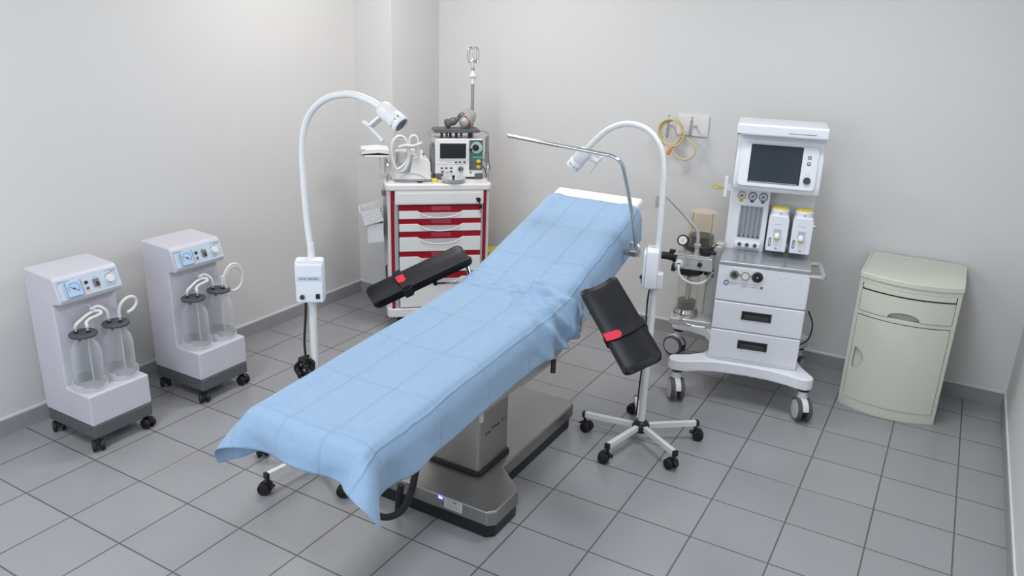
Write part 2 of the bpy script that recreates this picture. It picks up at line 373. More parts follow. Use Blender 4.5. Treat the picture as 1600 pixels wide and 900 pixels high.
# ------------------------------------------------------------------ suction units
def tubing(name, pts, r, label, group=None, m='tube', **k):
    return tag(MB().tube(pts, r, 12, **k).build(name, m), label, 'tube', group)
def suction(loc, label, j):
    t = thing('suction_unit', label, 'suction unit', loc, 0, 'suction units by the left wall')
    W_ = .295
    prof = [(0, 0), (.35, 0), (.35, .146), (.190, .148), (.188, .530), (.198, .540), (.243, .545), (.250, .562), (.218, .652), (.206, .664), (0, .674)]
    MB().prism(prof, (0, 0, .128), X, Z, Y*W_).build('body', 'lilac', t, bev=.009, seg=3)
    MB().bb((.004, .004, .066), (.351, W_-.004, .129)).build('base', 'greybase', t, bev=.006)
    for (x, y, a) in ((.03, .025, 2.6), (.325, .025, -.5), (.325, W_-.025, .1), (.03, W_-.025, 2.2)): twin_caster(t, x, y, a)
    # tilted control panel
    A = Vector((.2495, 0, .128+.566)); B = Vector((.2205, 0, .128+.650)); v = (B-A).normalized(); hgt = (B-A).length; n = Vector((v.z, 0, -v.x)); u = Y
    o = A+n*.0012
    MB().prism([(.008, 0), (W_-.008, 0), (W_-.008, hgt), (.008, hgt)], o, u, v, n*.0016).build('control_panel', 'panelblue', t, bev=.0005)
    o = o+n*.0016
    def P(a, b, c=0): return o+u*a+v*b+n*c
    g = MB().prism([(x+.072, y+.040) for x, y in rrect(.068, .066, .004)], o, u, v, n*.007).build('gauge', 'gaugeblue', t, bev=.0012)
    k = MB()
    arc = [P(.072+.024*math.cos(a), .042+.024*math.sin(a), .0076) for a in [R(q) for q in range(-30, 211, 12)]]
    k.tube(arc, .0007, 6, 2); k.bar(P(.057, .05, .0078), P(.092, .028, .0078), .0022, .0008, n); k.cyl(P(.072, .041, .007), P(.072, .041, .009), .0045)
    k.tube([P(.038, .074, .0074), P(.038, .0065, .0074), P(.107, .0065, .0074), P(.107, .074, .0074)], .0009, 6, smooth=False)
    k.build('gauge_needle', 'inkb', g)
    MB().cyl(P(.132, .053), P(.132, .053, .004), .0075).build('fuse_cap', 'navy', t)
    MB().cyl(P(.132, .027), P(.132, .027, .004), .0065).build('indicator_lamp', 'amber', t)
    s = MB().prism([(x+.176, y+.042) for x, y in rrect(.027, .036, .002)], o, u, v, n*.004).build('switch', 'midgrey', t, bev=.0008)
    MB().prism([(x+.180, y+.036) for x, y in rrect(.014, .020, .001)], P(0, 0, .004), u, v, n*.003).build('rocker', 'dark', s)
    kn = MB().lathe([(.0185, 0), (.0185, .010), (.0165, .015), (.001, .016)], P(.240, .044), n).build('knob', 'whitepaint', t)
    w = MB(); w.tube([P(.240+.0225*math.cos(a), .044+.0225*math.sin(a), .0003) for a in [R(q) for q in range(60, 151, 10)]], .0012, 5, 2)
    w.build('dial_scale', 'inkb', kn); w = MB()
    w.tube([P(.018+.006*math.cos(a), .079+.0045*math.sin(a), .0003) for a in [R(q) for q in range(0, 360, 30)]], .0007, 5, 2, closed=True)
    w.build('round_emblem', 'inkb', t)
    for a_, b_, l_, h_, n_, sd, m_ in ((.047, .079, .042, .005, 8, 3, 'inkb'), (.253, .080, .055, .005, 12, 5, 'inkb'), (.264, .072, .034, .005, 7, 9, 'inkb'), (.240, .013, .046, .0025, 12, 2, 'inkl'), (.137, .012, .012, .004, 3, 8, 'inkl'), (.182, .015, .014, .004, 4, 6, 'inkl'), (.172, .066, .010, .004, 3, 4, 'inkl')):
        marks(MB(), P(a_, b_, .0003), u, v, l_, h_, n_, seed=sd).build('printed_writing', m_, t)
    MB().cyl((.186, .14, .128+.505), (.222, .14, .128+.505), .006, .005).sph((.235, .14, .128+.492), .010).build('suction_port', 'frost', t)
    # jar cradles
    for (x, y) in ((.262, .070), (.262, .225)):
        c = MB(); n_ = 48; rings = []
        for rr, zz in ((.069, 0), (.071, 1), (.068, 1), (.066, 0)):
            ring = []
            for q in range(n_):
                a = q*2*PI/n_; hh = .020+.030*max(0, -math.cos(a-.0))**2 + .014*(1 if abs(math.sin(a)) > .85 else 0)
                if abs(a-0) < .35 or abs(a-2*PI) < .35: hh = .012
                ring.append(Vector((x+rr*math.cos(a), y+rr*math.sin(a), .2765+zz*hh)))
            rings.append(ring)
        c.rings(rings, False); c.build('jar_cradle', 'frost', t)
    return t
jar_proto = None
def jar(loc, label, group):
    global jar_proto
    if jar_proto is None:
        t = thing('suction_jar', label, 'jar', (0, 0, 0), 0, group)
        MB().lathe([(.002, .002), (.058, .002), (.062, .010), (.062, .165), (.056, .195), (.042, .215), (.038, .228), (.038, .246), (.0365, .246), (.0365, .228), (.040, .213), (.054, .193), (.0600, .165), (.0600, .010), (.057, .004), (.002, .004)], seg=48, cap=False).build('glass', 'glass', t)
        MB().lathe([(.038, .240), (.043, .242), (.043, .247), (.002, .248)], seg=40).build('rim', 'whitepaint', t)
        l = MB().lathe([(.002, .247), (.056, .247), (.058, .250), (.058, .256), (.055, .259), (.002, .260)], seg=48).build('lid', 'lidgrey', t)
        for dx, dy, m_ in ((.018, .012, 'black'), (-.014, -.022, 'black')):
            q = MB().cyl((dx, dy, .259), (dx, dy, .268), .0085).build('grommet', m_, l)
            MB().cyl((dx, dy, .262), (dx, dy, .292), .0045, seg=12).build('nozzle', 'frost', l)
        MB().cyl((.0, -.02, .225), (.0, -.02, .246), .006, seg=10).build('float_valve', 'redstrip', t)
        MB().cyl((.012, .01, .03), (.012, .01, .246), .004, seg=10).build('dip_tube', 'frost', t)
        jar_proto = t
    else:
        t = copy_tree(jar_proto)
    t.location = loc; tag(t, label, None, group); return t
for j, (ux, uy, lab) in enumerate(((.205, -.861, 'nearer of the two white wheeled suction units by the left wall, left in the photo'),
                                   (.212, -.292, 'farther of the two white wheeled suction units by the left wall, beside the lamp stand'))):
    suction((ux, uy, 0), lab, j)
    nm = ('nearer', 'farther')[j]
    for i, yy in enumerate((.070, .225)):
        jar((ux+.262, uy+yy, .278), ('near', 'far')[i]+' clear glass jar with grey lid on the '+nm+' suction unit', 'clear suction jars')
    o = Vector((ux, uy, 0))
    def w_(*p): return o+Vector(p)
    tubing('suction_tube', [w_(.248, .048, .560), w_(.25, .052, .575), w_(.245, .08, .588), w_(.235, .12, .600), w_(.237, .15, .606), w_(.246, .17, .602), w_(.258, .165, .595), w_(.262, .14, .592), w_(.258, .115, .587), w_(.266, .09, .58), w_(.279, .082, .570), w_(.2802, .082, .560)], .0075, 'short white tube knotted over the near jar of the '+nm+' suction unit', 'white suction tubes')
    tubing('suction_tube', [w_(.237, .142, .612), w_(.23, .158, .622), w_(.236, .18, .618), w_(.247, .198, .595), w_(.248, .203, .562)], .0075, 'short white tube from the port to the far jar of the '+nm+' suction unit', 'white suction tubes')
    if j == 0:
        L_ = [w_(.280, .237, .560), w_(.280, .237, .590), w_(.283, .250, .622), w_(.286, .282, .642), w_(.286, .315, .634), w_(.286, .322, .605), w_(.286, .300, .582), w_(.290, .270, .574)]
        tubing('suction_tube', L_, .0075, 'white tube looped upright on the far jar of the nearer suction unit', 'white suction tubes')
    else:
        L_ = [w_(.280, .237, .560), w_(.280, .239, .60)] + [w_(.285, .305+.060*math.cos(a), .575+.068*math.sin(a)-.002*a) for a in [PI-q*.55 for q in range(1, 19)]]
        tubing('suction_tube', L_, .0075, 'white tube coiled in wide loops beside the far jar of the farther suction unit', 'white suction tubes')
tag(MB().tube([(.205, -.16, .12), (.16, -.14, .13), (.13, -.16, .10), (.14, -.12, .06), (.17, -.08, .012), (.20, .0, .008)], .004, 8).build('power_cable', 'rubber'), 'thin black mains cable behind the farther suction unit', 'cable')

# ------------------------------------------------------------------ examination lamps on five-legged stands
def stand_caster(root, p, a):
    r = .026; x, y = p; d = Vector((math.cos(a), math.sin(a), 0)); n = Vector((-d.y, d.x, 0)); c = Vector((x, y, r))+d*.014
    h = MB().cyl((x, y, .045), (x, y, .082), .007)
    h.prism([(r*1.1*math.cos(R(q)), r*1.1*math.sin(R(q))) for q in range(0, 181, 20)], c-n*.008, d, Z, n*.016)
    h.box(c-d*(r*1.25)+Z*.012, (.016, .022, .007), basis(Z+d*-.4, n))
    hc = h.build('caster', 'black', root, bev=.001)
    for s in (-1, 1):
        MB().lathe([(r*.5, -.008), (r*.93, -.008), (r, -.004), (r, .004), (r*.93, .008), (r*.75, .009), (r*.7, .006), (r*.3, .006), (.002, .009)], c+n*s*.017, n*s, 32).build('wheel', 'rubber', hc)
    return hc
def lamp(loc, lab, legs, boxdir, neck, head_dir, wheel_a, leglen=.27, grip_side=1):
    t = thing('examination_lamp', lab, 'lamp', loc, 0, 'white gooseneck examination lamps')
    MB().lathe([(.002, .055), (.034, .055), (.042, .062), (.042, .092), (.030, .106), (.018, .112), (.002, .112)], seg=10).build('hub', 'black', t, bev=.002)
    for i, a in enumerate(legs):
        d = Vector((math.cos(a), math.sin(a), 0))
        lg = MB().bar(d*.035+Z*.082, d*leglen+Z*.086, .022, .026, Z).build('leg', 'whitepaint', t, bev=.002)
        MB().bar(d*(leglen-.012)+Z*.086, d*(leglen+.003)+Z*.086, .024, .028, Z).build('end_cap', 'black', lg, bev=.002)
        stand_caster(t, (d*(leglen-.01)).xy, wheel_a[i])
    MB().cyl((0, 0, .10), (0, 0, .79), .0165).build('pole', 'whitepaint', t)
    MB().cyl((0, 0, .755), (0, 0, .80), .020).build('pole_collar', 'whitepaint', t, bev=.002)
    n = Vector((math.cos(boxdir), math.sin(boxdir), 0)); u = Vector((-n.y, n.x, 0))
    def P(a, b, c): return u*a+Z*b+n*c
    bx = MB().prism([(x, y+.872) for x, y in rrect(.112, .178, .012)], P(0, 0, -.006), u, Z, n*.052).build('control_box', 'white', t, bev=.003)
    MB().prism([(x, y+.867) for x, y in rrect(.106, .162, .010)], P(0, 0, .046), u, Z, n*.012).build('front_cover', 'white', bx, bev=.006, seg=3)
    lb = MB().prism([(x, y+.888) for x, y in rrect(.094, .020, .001)], P(0, 0, .0582), u, Z, n*.0006).build('name_plate', 'panelblue', bx)
    w = MB(); marks(w, P(0, .888, .0591), u, Z, .072, .008, 14, seed=12); w.build('printed_writing', 'ink', lb)
    w = MB().lathe([(.0095, 0), (.0095, .008), (.007, .011), (.001, .011)], P(-.030, .812, .058), n).build('dimmer_knob', 'dark', bx)
    MB().prism([(x+.031, y+.814) for x, y in rrect(.016, .021, .001)], P(0, 0, .058), u, Z, n*.004).build('switch', 'black', bx, bev=.0008)
    w = MB(); marks(w, P(0, .816, .0585), u, Z, .008, .002, 3, seed=2); w.build('printed_caption', 'inkl', bx)
    cl = MB().bb((-.026, -.032, .780), (.026, .034, .848)).build('clamp', 'whitepaint', t, bev=.004)
    cl.rotation_euler = (0, 0, boxdir+PI/2)
    MB().cyl((-u*.024+Z*.815), (-u*.028+Z*.815), .016, seg=4).build('clamp_screw', 'frost', t)
    # gooseneck
    pts = [Vector(p) for p in neck]
    MB().cyl(pts[0]-Z*.11, pts[0]+Z*.03, .0155, .0135).build('neck_sleeve', 'whitepaint', t, bev=.001)
    MB().tube(pts, lambda q: .0125 if q < .35 else .0125+.002*(q-.35), 16, 14).build('gooseneck', 'whitepaint', t)
    e = pts[-1]; hd = Vector(head_dir).normalized()
    h0 = e-hd*.012
    hb = MB().lathe([(.002, -.008), (.022, -.008), (.030, 0), (.0325, .012), (.0325, .055), (.0315, .057), (.0335, .060), (.0335, .098), (.031, .101), (.028, .101), (.027, .09), (.002, .09)], h0, hd, 40).build('lamp_head', 'whitepaint', t)
    MB().cyl(h0+hd*.088, h0+hd*.094, .0268).build('lens', 'lens', hb)
    side = hd.cross(Vector((.71*grip_side, -.7*grip_side, 0)) if grip_side else X).normalized()
    if side.dot(Z) > 0: side = -side
    # handle arm: bracket out from the body and a grip parallel to the head
    q0 = h0+hd*.018+side*.028; q1 = h0+hd*.010+side*.078
    ar = MB().bar(q0, q1, .034, .012, hd).build('grip_bracket', 'whitepaint', hb, bev=.004)
    MB().tube([q1-hd*.034+side*.003, q1-hd*.005, q1+hd*.03+side*.002, q1+hd*.075+side*.006], .0065, 10).build('grip', 'whitepaint', hb)
    w = MB(); B_ = basis(hd)
    vis = Vector((.35, -.93, .1)); vis = (vis-hd*vis.dot(hd)).normalized(); tang = hd.cross(vis)
    for k in range(7):
        a = (k-3)*.24; pn = (vis*math.cos(a)+tang*math.sin(a)); c = h0+hd*.080+pn*.0338
        if k in (1,): continue
        marks(w, c, pn.cross(hd), hd, .006, .009, 2, seed=k+3)
    w.build('printed_writing', 'ink', hb)
    return t
# left lamp
lampL = lamp((1.45, -.40, 0), 'white gooseneck lamp on the far side of the table beside the farther suction unit',
     [R(-97.4+1), R(-24), R(48), R(120), R(-162)], R(-53),
     [(.008, 0, .99), (-.005, 0, 1.10), (-.012, .0, 1.25), (-.008, 0, 1.42), (.035, 0, 1.525), (.122, 0, 1.592), (.235, 0, 1.616), (.330, 0, 1.600), (.395, 0, 1.572)],
     (.10*1.0, .0, -.062), [R(200), R(200), R(60), R(100), R(150)], leglen=.285)
c = MB().tube([(1.44, -.425, .775), (1.437, -.43, .70), (1.43, -.436, .6), (1.435, -.437, .52)], .005, 8)
L_ = []
rd = random.Random(4)
for k in range(64):
    a = k*.62; L_.append((1.425+.030*math.cos(a)*(1+.35*math.sin(k*1.7)), -.437+.020*math.sin(a*1.3+.5), .475+.048*math.sin(a)*(1+.3*math.cos(k*.9))))
c.tube([(1.435, -.437, .52)]+L_, .005, 8, 5)
tag(c.build('power_cable', 'rubber'), 'black mains cable coiled and hanging beside the pole of the left gooseneck lamp', 'cable')
# right lamp
lampR = lamp((2.56, .59, 0), 'white gooseneck lamp standing between the operating table and the anaesthesia machine',
     [math.atan2(.536-.59, 2.275-2.56), math.atan2(.278-.59, 2.497-2.56), math.atan2(.414-.59, 2.803-2.56), math.atan2(.752-.59, 2.774-2.56), math.atan2(.83-.59, 2.444-2.56)], R(199),
     [(.0, 0, .93), (.0, 0, 1.06), (-.004, 0, 1.20), (-.010, 0, 1.31), (-.036, 0, 1.405), (-.10, 0, 1.468), (-.19, 0, 1.484), (-.275, 0, 1.452), (-.345, 0, 1.388), (-.385, 0, 1.335)],
     (-.062, 0, -.078), [R(-10), R(190), R(150), R(20), R(170)], leglen=.283)
tag(MB().tube([(2.55, .555, .775), (2.547, .553, .70), (2.552, .556, .5), (2.545, .56, .30), (2.54, .57, .14)], .004, 8).build('power_cable', 'rubber'), 'thin black cable running down the pole of the right gooseneck lamp', 'cable')

# ------------------------------------------------------------------ operating table
TX = 2.095
tb = thing('operating_table', 'operating table on a brushed steel column and stepped steel base', 'operating table', (0, 0, 0))
cx = 2.06
foot = [(1.75, -.455), (2.345, -.455), (2.372, -.43), (2.372, -.27), (2.36, -.245), (2.232, -.145), (2.232, .53), (2.21, .556), (1.91, .556), (1.888, .53), (1.888, -.145), (1.76, -.245), (1.748, -.27), (1.748, -.43)]
def inset(poly, d, c=(cx, 0)):
    return [(x-math.copysign(d, x-c[0]), y-math.copysign(d, y-(.1))) for x, y in poly]
MB().prism(foot, (0, 0, .062), X, Y, Z*.068).build('base_cover', 'steelb', tb, bev=.010, seg=4)
pl = MB().prism(inset(foot, .014), (0, 0, .004), X, Y, Z*.06).build('base_plinth', 'black', tb)
col = MB().prism([(x+cx, y-.147) for x, y in rrect(.25, .232, .014)], (0, 0, .135), X, Y, Z*.36).build('column', 'steel', tb)
MB().prism([(x+cx, y-.147) for x, y in rrect(.272, .254, .022)], (0, 0, .130), X, Y, Z*.016).build('column_gasket', 'black', tb, bev=.004)
MB().prism([(x+cx, y-.147) for x, y in rrect(.20, .19, .014)], (0, 0, .45), X, Y, Z*.14).build('inner_column', 'steel', tb)
w = MB(); marks(w, (cx+.1254, -.200, .298), Y, Z, .040, .015, 4, seed=21); marks(w, (cx+.1254, -.140, .304), Y, Z, .060, .011, 8, seed=22); marks(w, (cx+.1254, -.075, .308), Y, Z, .036, .015, 4, seed=26)
w.build('printed_writing', 'ink', col)
lb = MB().bb((2.148, -.4562, .080), (2.232, -.4554, .128)).build('rating_plate', 'label', tb)
w = MB()
for k in range(4): marks(w, (2.19, -.4566, .118-k*.009), X, Z, .066 if k != 1 else .05, .0035, 14-k, seed=30+k)
w.bb((2.19, -.4568, .112), (2.205, -.4562, .121)); w.build('printed_writing', 'inkl', lb)
MB().prism([(x+2.131, y+.119) for x, y in rrect(.024, .017, .004)], (0, -.4555, 0), X, Z, -Y*.0008).build('status_display', 'led', tb)
MB().bb((2.124, -.4571, .115), (2.130, -.4564, .123)).bb((2.132, -.4571, .114), (2.138, -.4564, .120)).build('display_glyphs', 'ledw', tb)
SL = R(17.5); yb, zt = .08, .800      # bend line and cushion top
LS = math.atan2(zt-.712, yb+1.13)      # the leg section rises gently towards the seat
slope = Vector((0, math.cos(SL), math.sin(SL))); nrm = Vector((0, -math.sin(SL), math.cos(SL)))
ls = Vector((0, math.cos(LS), math.sin(LS))); ln_ = Vector((0, -math.sin(LS), math.cos(LS)))
BL, LL = .955, 1.213
B3 = Matrix((X, slope, nrm)).transposed(); L3 = Matrix((X, ls, ln_)).transposed()
p0 = Vector((TX, yb, zt))
MB().prism([(-1.085, .565), (-1.06, .548), (.10, .542), (.20, .58), (.31, .68), (.31, .78), (.06, .738), (-1.09, .655)], (TX-.232, 0, 0), Y, Z, X*.464).build('seat_frame', 'frame', tb, bev=.008, seg=3)
MB().box(p0+slope*(BL/2+.05)-nrm*.090, (.42, BL-.1, .06), B3).build('back_frame', 'frame', tb, bev=.012)
MB().box(p0-ls*(LL/2-.006)-ln_*.031, (.466, LL-.004, .056), L3).build('leg_cushion', 'cushion', tb, bev=.014, seg=4)
MB().box(p0+slope*(BL/2+.01)-nrm*.031, (.466, BL-.02, .056), B3).build('back_cushion', 'cushion', tb, bev=.016, seg=4)
for s in (-1, 1):
    MB().box(p0+slope*.50-nrm*.090+X*(s*.226), (.010, .75, .028), B3).build('side_rail', 'chrome', tb, bev=.001)
# release handles seen under the drape edge
MB().tube([(2.30, .05, .61), (2.335, .04, .61), (2.352, .03, .585), (2.356, .02, .545)], .006, 8).build('release_lever', 'steel', tb)
MB().tube([(2.354, .025, .585), (2.358, .018, .555), (2.360, .012, .53)], .011, 8).build('lever_grip', 'black', tb)
MB().tube([(2.340, -.52, .62), (2.344, -.52, .60), (2.344, -.52, .545)], .012, 10).build('clamp_handle', 'satin', tb)
MB().tube([(2.30, .24, .73), (2.37, .24, .725), (2.375, .24, .70), (2.375, .235, .64)], .009, 10).build('clamp_handle', 'satin', tb)
MB().tube([(2.30, .78, .92), (2.40, .775, .90), (2.405, .77, .85)], .009, 10).build('clamp_handle', 'satin', tb)
MB().tube([(2.27, -.26, .60), (2.275, -.26, .535), (2.24, -.26, .50)], .02, 10).build('underside_bracket', 'frame', tb)
tag(MB().tube([(2.05, -.75, .56), (1.985, -.75, .45), (1.945, -.75, .33), (1.962, -.75, .245), (2.03, -.75, .19), (2.10, -.75, .19), (2.17, -.75, .245), (2.21, -.75, .33), (2.225, -.74, .42), (2.235, -.72, .57)], .0125, 14).build('air_hose', 'rubber'), 'thick black hose looping below the foot end of the operating table', 'hose')
MB().tube([(1.965, -.49, .135), (1.962, -.50, .085), (1.958, -.502, .022)], .014, 12).build('foot_brake', 'rubber', tb)

# ---- blue drape: cloth settled over the table by relaxation
def settle():
    x0, x1, y0 = 1.855, 2.335, -1.13
    du = .0135
    wx = (x1-x0)+2*.168; nx = int(wx/du)+1
    ly = .095+1.213+.875; ny = int(ly/du)+1
    U, V = np.meshgrid((np.arange(nx)-(nx-1)/2)*du, np.arange(ny)*du, indexing='ij')
    s = V+(yb-1.213-.095)
    slack = np.zeros(ny)
    x = TX+U*1.0; t = s-yb
    yy = np.where(t < 0, yb+t*math.cos(LS), yb+t*math.cos(SL)); zz = np.where(t < 0, zt+.01+t*math.sin(LS), zt+.01+t*math.sin(SL))
    rng = np.random.default_rng(5)
    Pm = np.stack([x, yy, zz], -1)
    # smooth random ripples, stronger near the bend
    def nz(fx, fy, ph): return np.sin(U*fx+V*fy+ph)
    wv = np.zeros_like(U); rg = np.random.default_rng(11)
    for _ in range(14):
        an = rg.uniform(.15, 2.9); k_ = rg.uniform(28, 70); px_ = rg.uniform(0, 6.28)
        wv += np.sin(k_*(U*math.cos(an)*.8+V*math.sin(an))+px_+1.2*np.sin(9*U+px_*2)+1.0*np.sin(7*V+px_))
    amp = .0006+.0065*np.exp(-((s-.12)/.17)**2)*(1+.8*U/.2)
    Pm[..., 2] += amp*wv+.014
    Pr = Pm.copy()
    rest = du
    fac = 1+.07*np.exp(-((s-.12)/.17)**2)      # a little spare cloth bunched at the bend
    cons = []
    idx = np.arange(nx*ny).reshape(nx, ny)
    def add(a, b, L, st):
        cons.append((a.ravel(), b.ravel(), L.ravel(), st))
    for par in (0, 1):
        a = idx[par:-1:2, :]; b = idx[par+1::2, :][:a.shape[0]]; add(a, b, np.full(a.shape, du), 1.)
        a = idx[:, par:-1:2]; b = idx[:, par+1::2][:, :a.shape[1]]; add(a, b, du*fac[:, par:-1:2][:, :a.shape[1]]*np.ones(a.shape), 1.)
    dg = du*math.sqrt(2)
    for par in (0, 1):
        a = idx[par:-1:2, :-1]; b = idx[par+1::2, 1:][:a.shape[0]]
        for q in (0, 1): add(a[:, q::2], b[:, q::2], np.full(a[:, q::2].shape, dg)*(fac[par:-1:2, :-1][:, q::2]), .35)
        a = idx[par:-1:2, 1:]; b = idx[par+1::2, :-1][:a.shape[0]]
        for q in (0, 1): add(a[:, q::2], b[:, q::2], np.full(a[:, q::2].shape, dg)*(fac[par:-1:2, 1:][:, q::2]), .35)
    for k, st in ((3, .35), (6, .25)):
        for par in range(2*k):
            a = idx[par:-k:2*k, :]; b = idx[par+k::2*k, :][:a.shape[0]]; a = a[:b.shape[0]]; add(a, b, np.full(a.shape, du*k), st)
            a = idx[:, par:-k:2*k]; b = idx[:, par+k::2*k][:, :a.shape[1]]; a = a[:, :b.shape[1]]; add(a, b, np.full(a.shape, du*k), st*.7)
    q = Pm.reshape(-1, 3).copy(); prev = q.copy()
    def boxpush(q, c, B, h, r, eps, out):
        l = (q-c)@B; d = np.abs(l)-(h-r); inside = d.max(1)
        dp = np.maximum(d, 0); L = np.linalg.norm(dp, axis=1); sd = L+np.minimum(inside, 0)-r
        g = np.where(L[:, None] > 1e-9, dp/np.maximum(L, 1e-9)[:, None], (d == inside[:, None]).astype(float))*np.sign(l)
        pen = eps-sd; mk = pen > 0
        q[mk] += (g[mk]*pen[mk][:, None])@B.T
        out |= mk
    Bh = np.array(L3); hc = np.array(p0-ls*(LL/2-.006)-ln_*.048); hh = np.array([(x1-x0)/2-.004, LL/2, .045])
    Bb = np.array(B3); bc = np.array(p0+slope*(BL/2+.01)-nrm*.048); hb = np.array([(x1-x0)/2-.004, BL/2, .045])
    # side rails & clamps keep the cloth off the frame sides
    for it in range(420):
        v = (q-prev)*(.96 if it < 330 else .85); v = np.clip(v, -.006, .006)
        prev = q.copy(); q = q+v; q[:, 2] -= .00022
        for _ in range(5):
            for a, b, L, st in cons:
                d = q[b]-q[a]; ln = np.linalg.norm(d, axis=1); ln = np.maximum(ln, 1e-7)
                if st >= .9: e = (ln-L)/ln*.5
                else: e = (ln-L)/ln*.5*st
                c_ = d*e[:, None]; q[a] += c_; q[b] -= c_
            hit = np.zeros(len(q), bool)
            boxpush(q, hc, Bh, hh, .009, .005, hit); boxpush(q, bc, Bb, hb, .009, .005, hit)
        # friction
        q[hit] = prev[hit]+(q[hit]-prev[hit])*.03
    # wrinkles gathered at the seat bend, pushed out along the surface
    r_ = np.abs(np.sin(31*(V*.85+U*.50)+2.1*np.sin(8*U+5*V)))**1.0; r2_ = np.abs(np.sin(24*(V*.75-U*.75)+1.7*np.sin(6*U-9*V)+.8)); r3_ = np.abs(np.sin(17*(V+.15*U)+1.3*np.sin(13*U+.4)))
    W_ = np.exp(-((s-.08)/.17)**2)*(.85+1.4*np.clip(U/.25, -.4, 1)); W_ = np.clip(W_, 0, None)
    h = W_*(.016*(1-r_)**1.5+.014*(1-r2_)**1.5+.009*(1-r3_)**1.3)
    G = q.reshape(nx, ny, 3); du_ = np.gradient(G, axis=0); dv_ = np.gradient(G, axis=1); N_ = np.cross(du_, dv_); N_ /= np.linalg.norm(N_, axis=2)[..., None]+1e-9
    big = .0022*np.sin(11*U+7*V+1.5*np.sin(5*V))*np.sin(6*V-4*U)
    G = G+N_*(h+np.abs(big))[..., None]
    return G.reshape(-1, 3), idx, U, V
q, idx, U_, V_ = settle()
me = bpy.data.meshes.new('surgical_drape')
fs = np.stack([idx[:-1, :-1], idx[1:, :-1], idx[1:, 1:], idx[:-1, 1:]], -1).reshape(-1, 4)
me.from_pydata(q.tolist(), [], fs.tolist())
uvl = me.uv_layers.new(name='UVMap'); uu = U_.ravel(); vv = V_.ravel()
for p in me.polygons:
    p.use_smooth = True
    for li in p.loop_indices:
        vi = me.loops[li].vertex_index; uvl.data[li].uv = (uu[vi], vv[vi])
me.materials.append(M['drape'])
dr = bpy.data.objects.new('surgical_drape', me); COL.objects.link(dr)
ss = dr.modifiers.new('s', 'SUBSURF'); ss.levels = 1; ss.render_levels = 1
so = dr.modifiers.new('t', 'SOLIDIFY'); so.thickness = .0012; so.offset = 1
tag(dr, 'creased light blue disposable sheet draped over the operating table', 'drape')

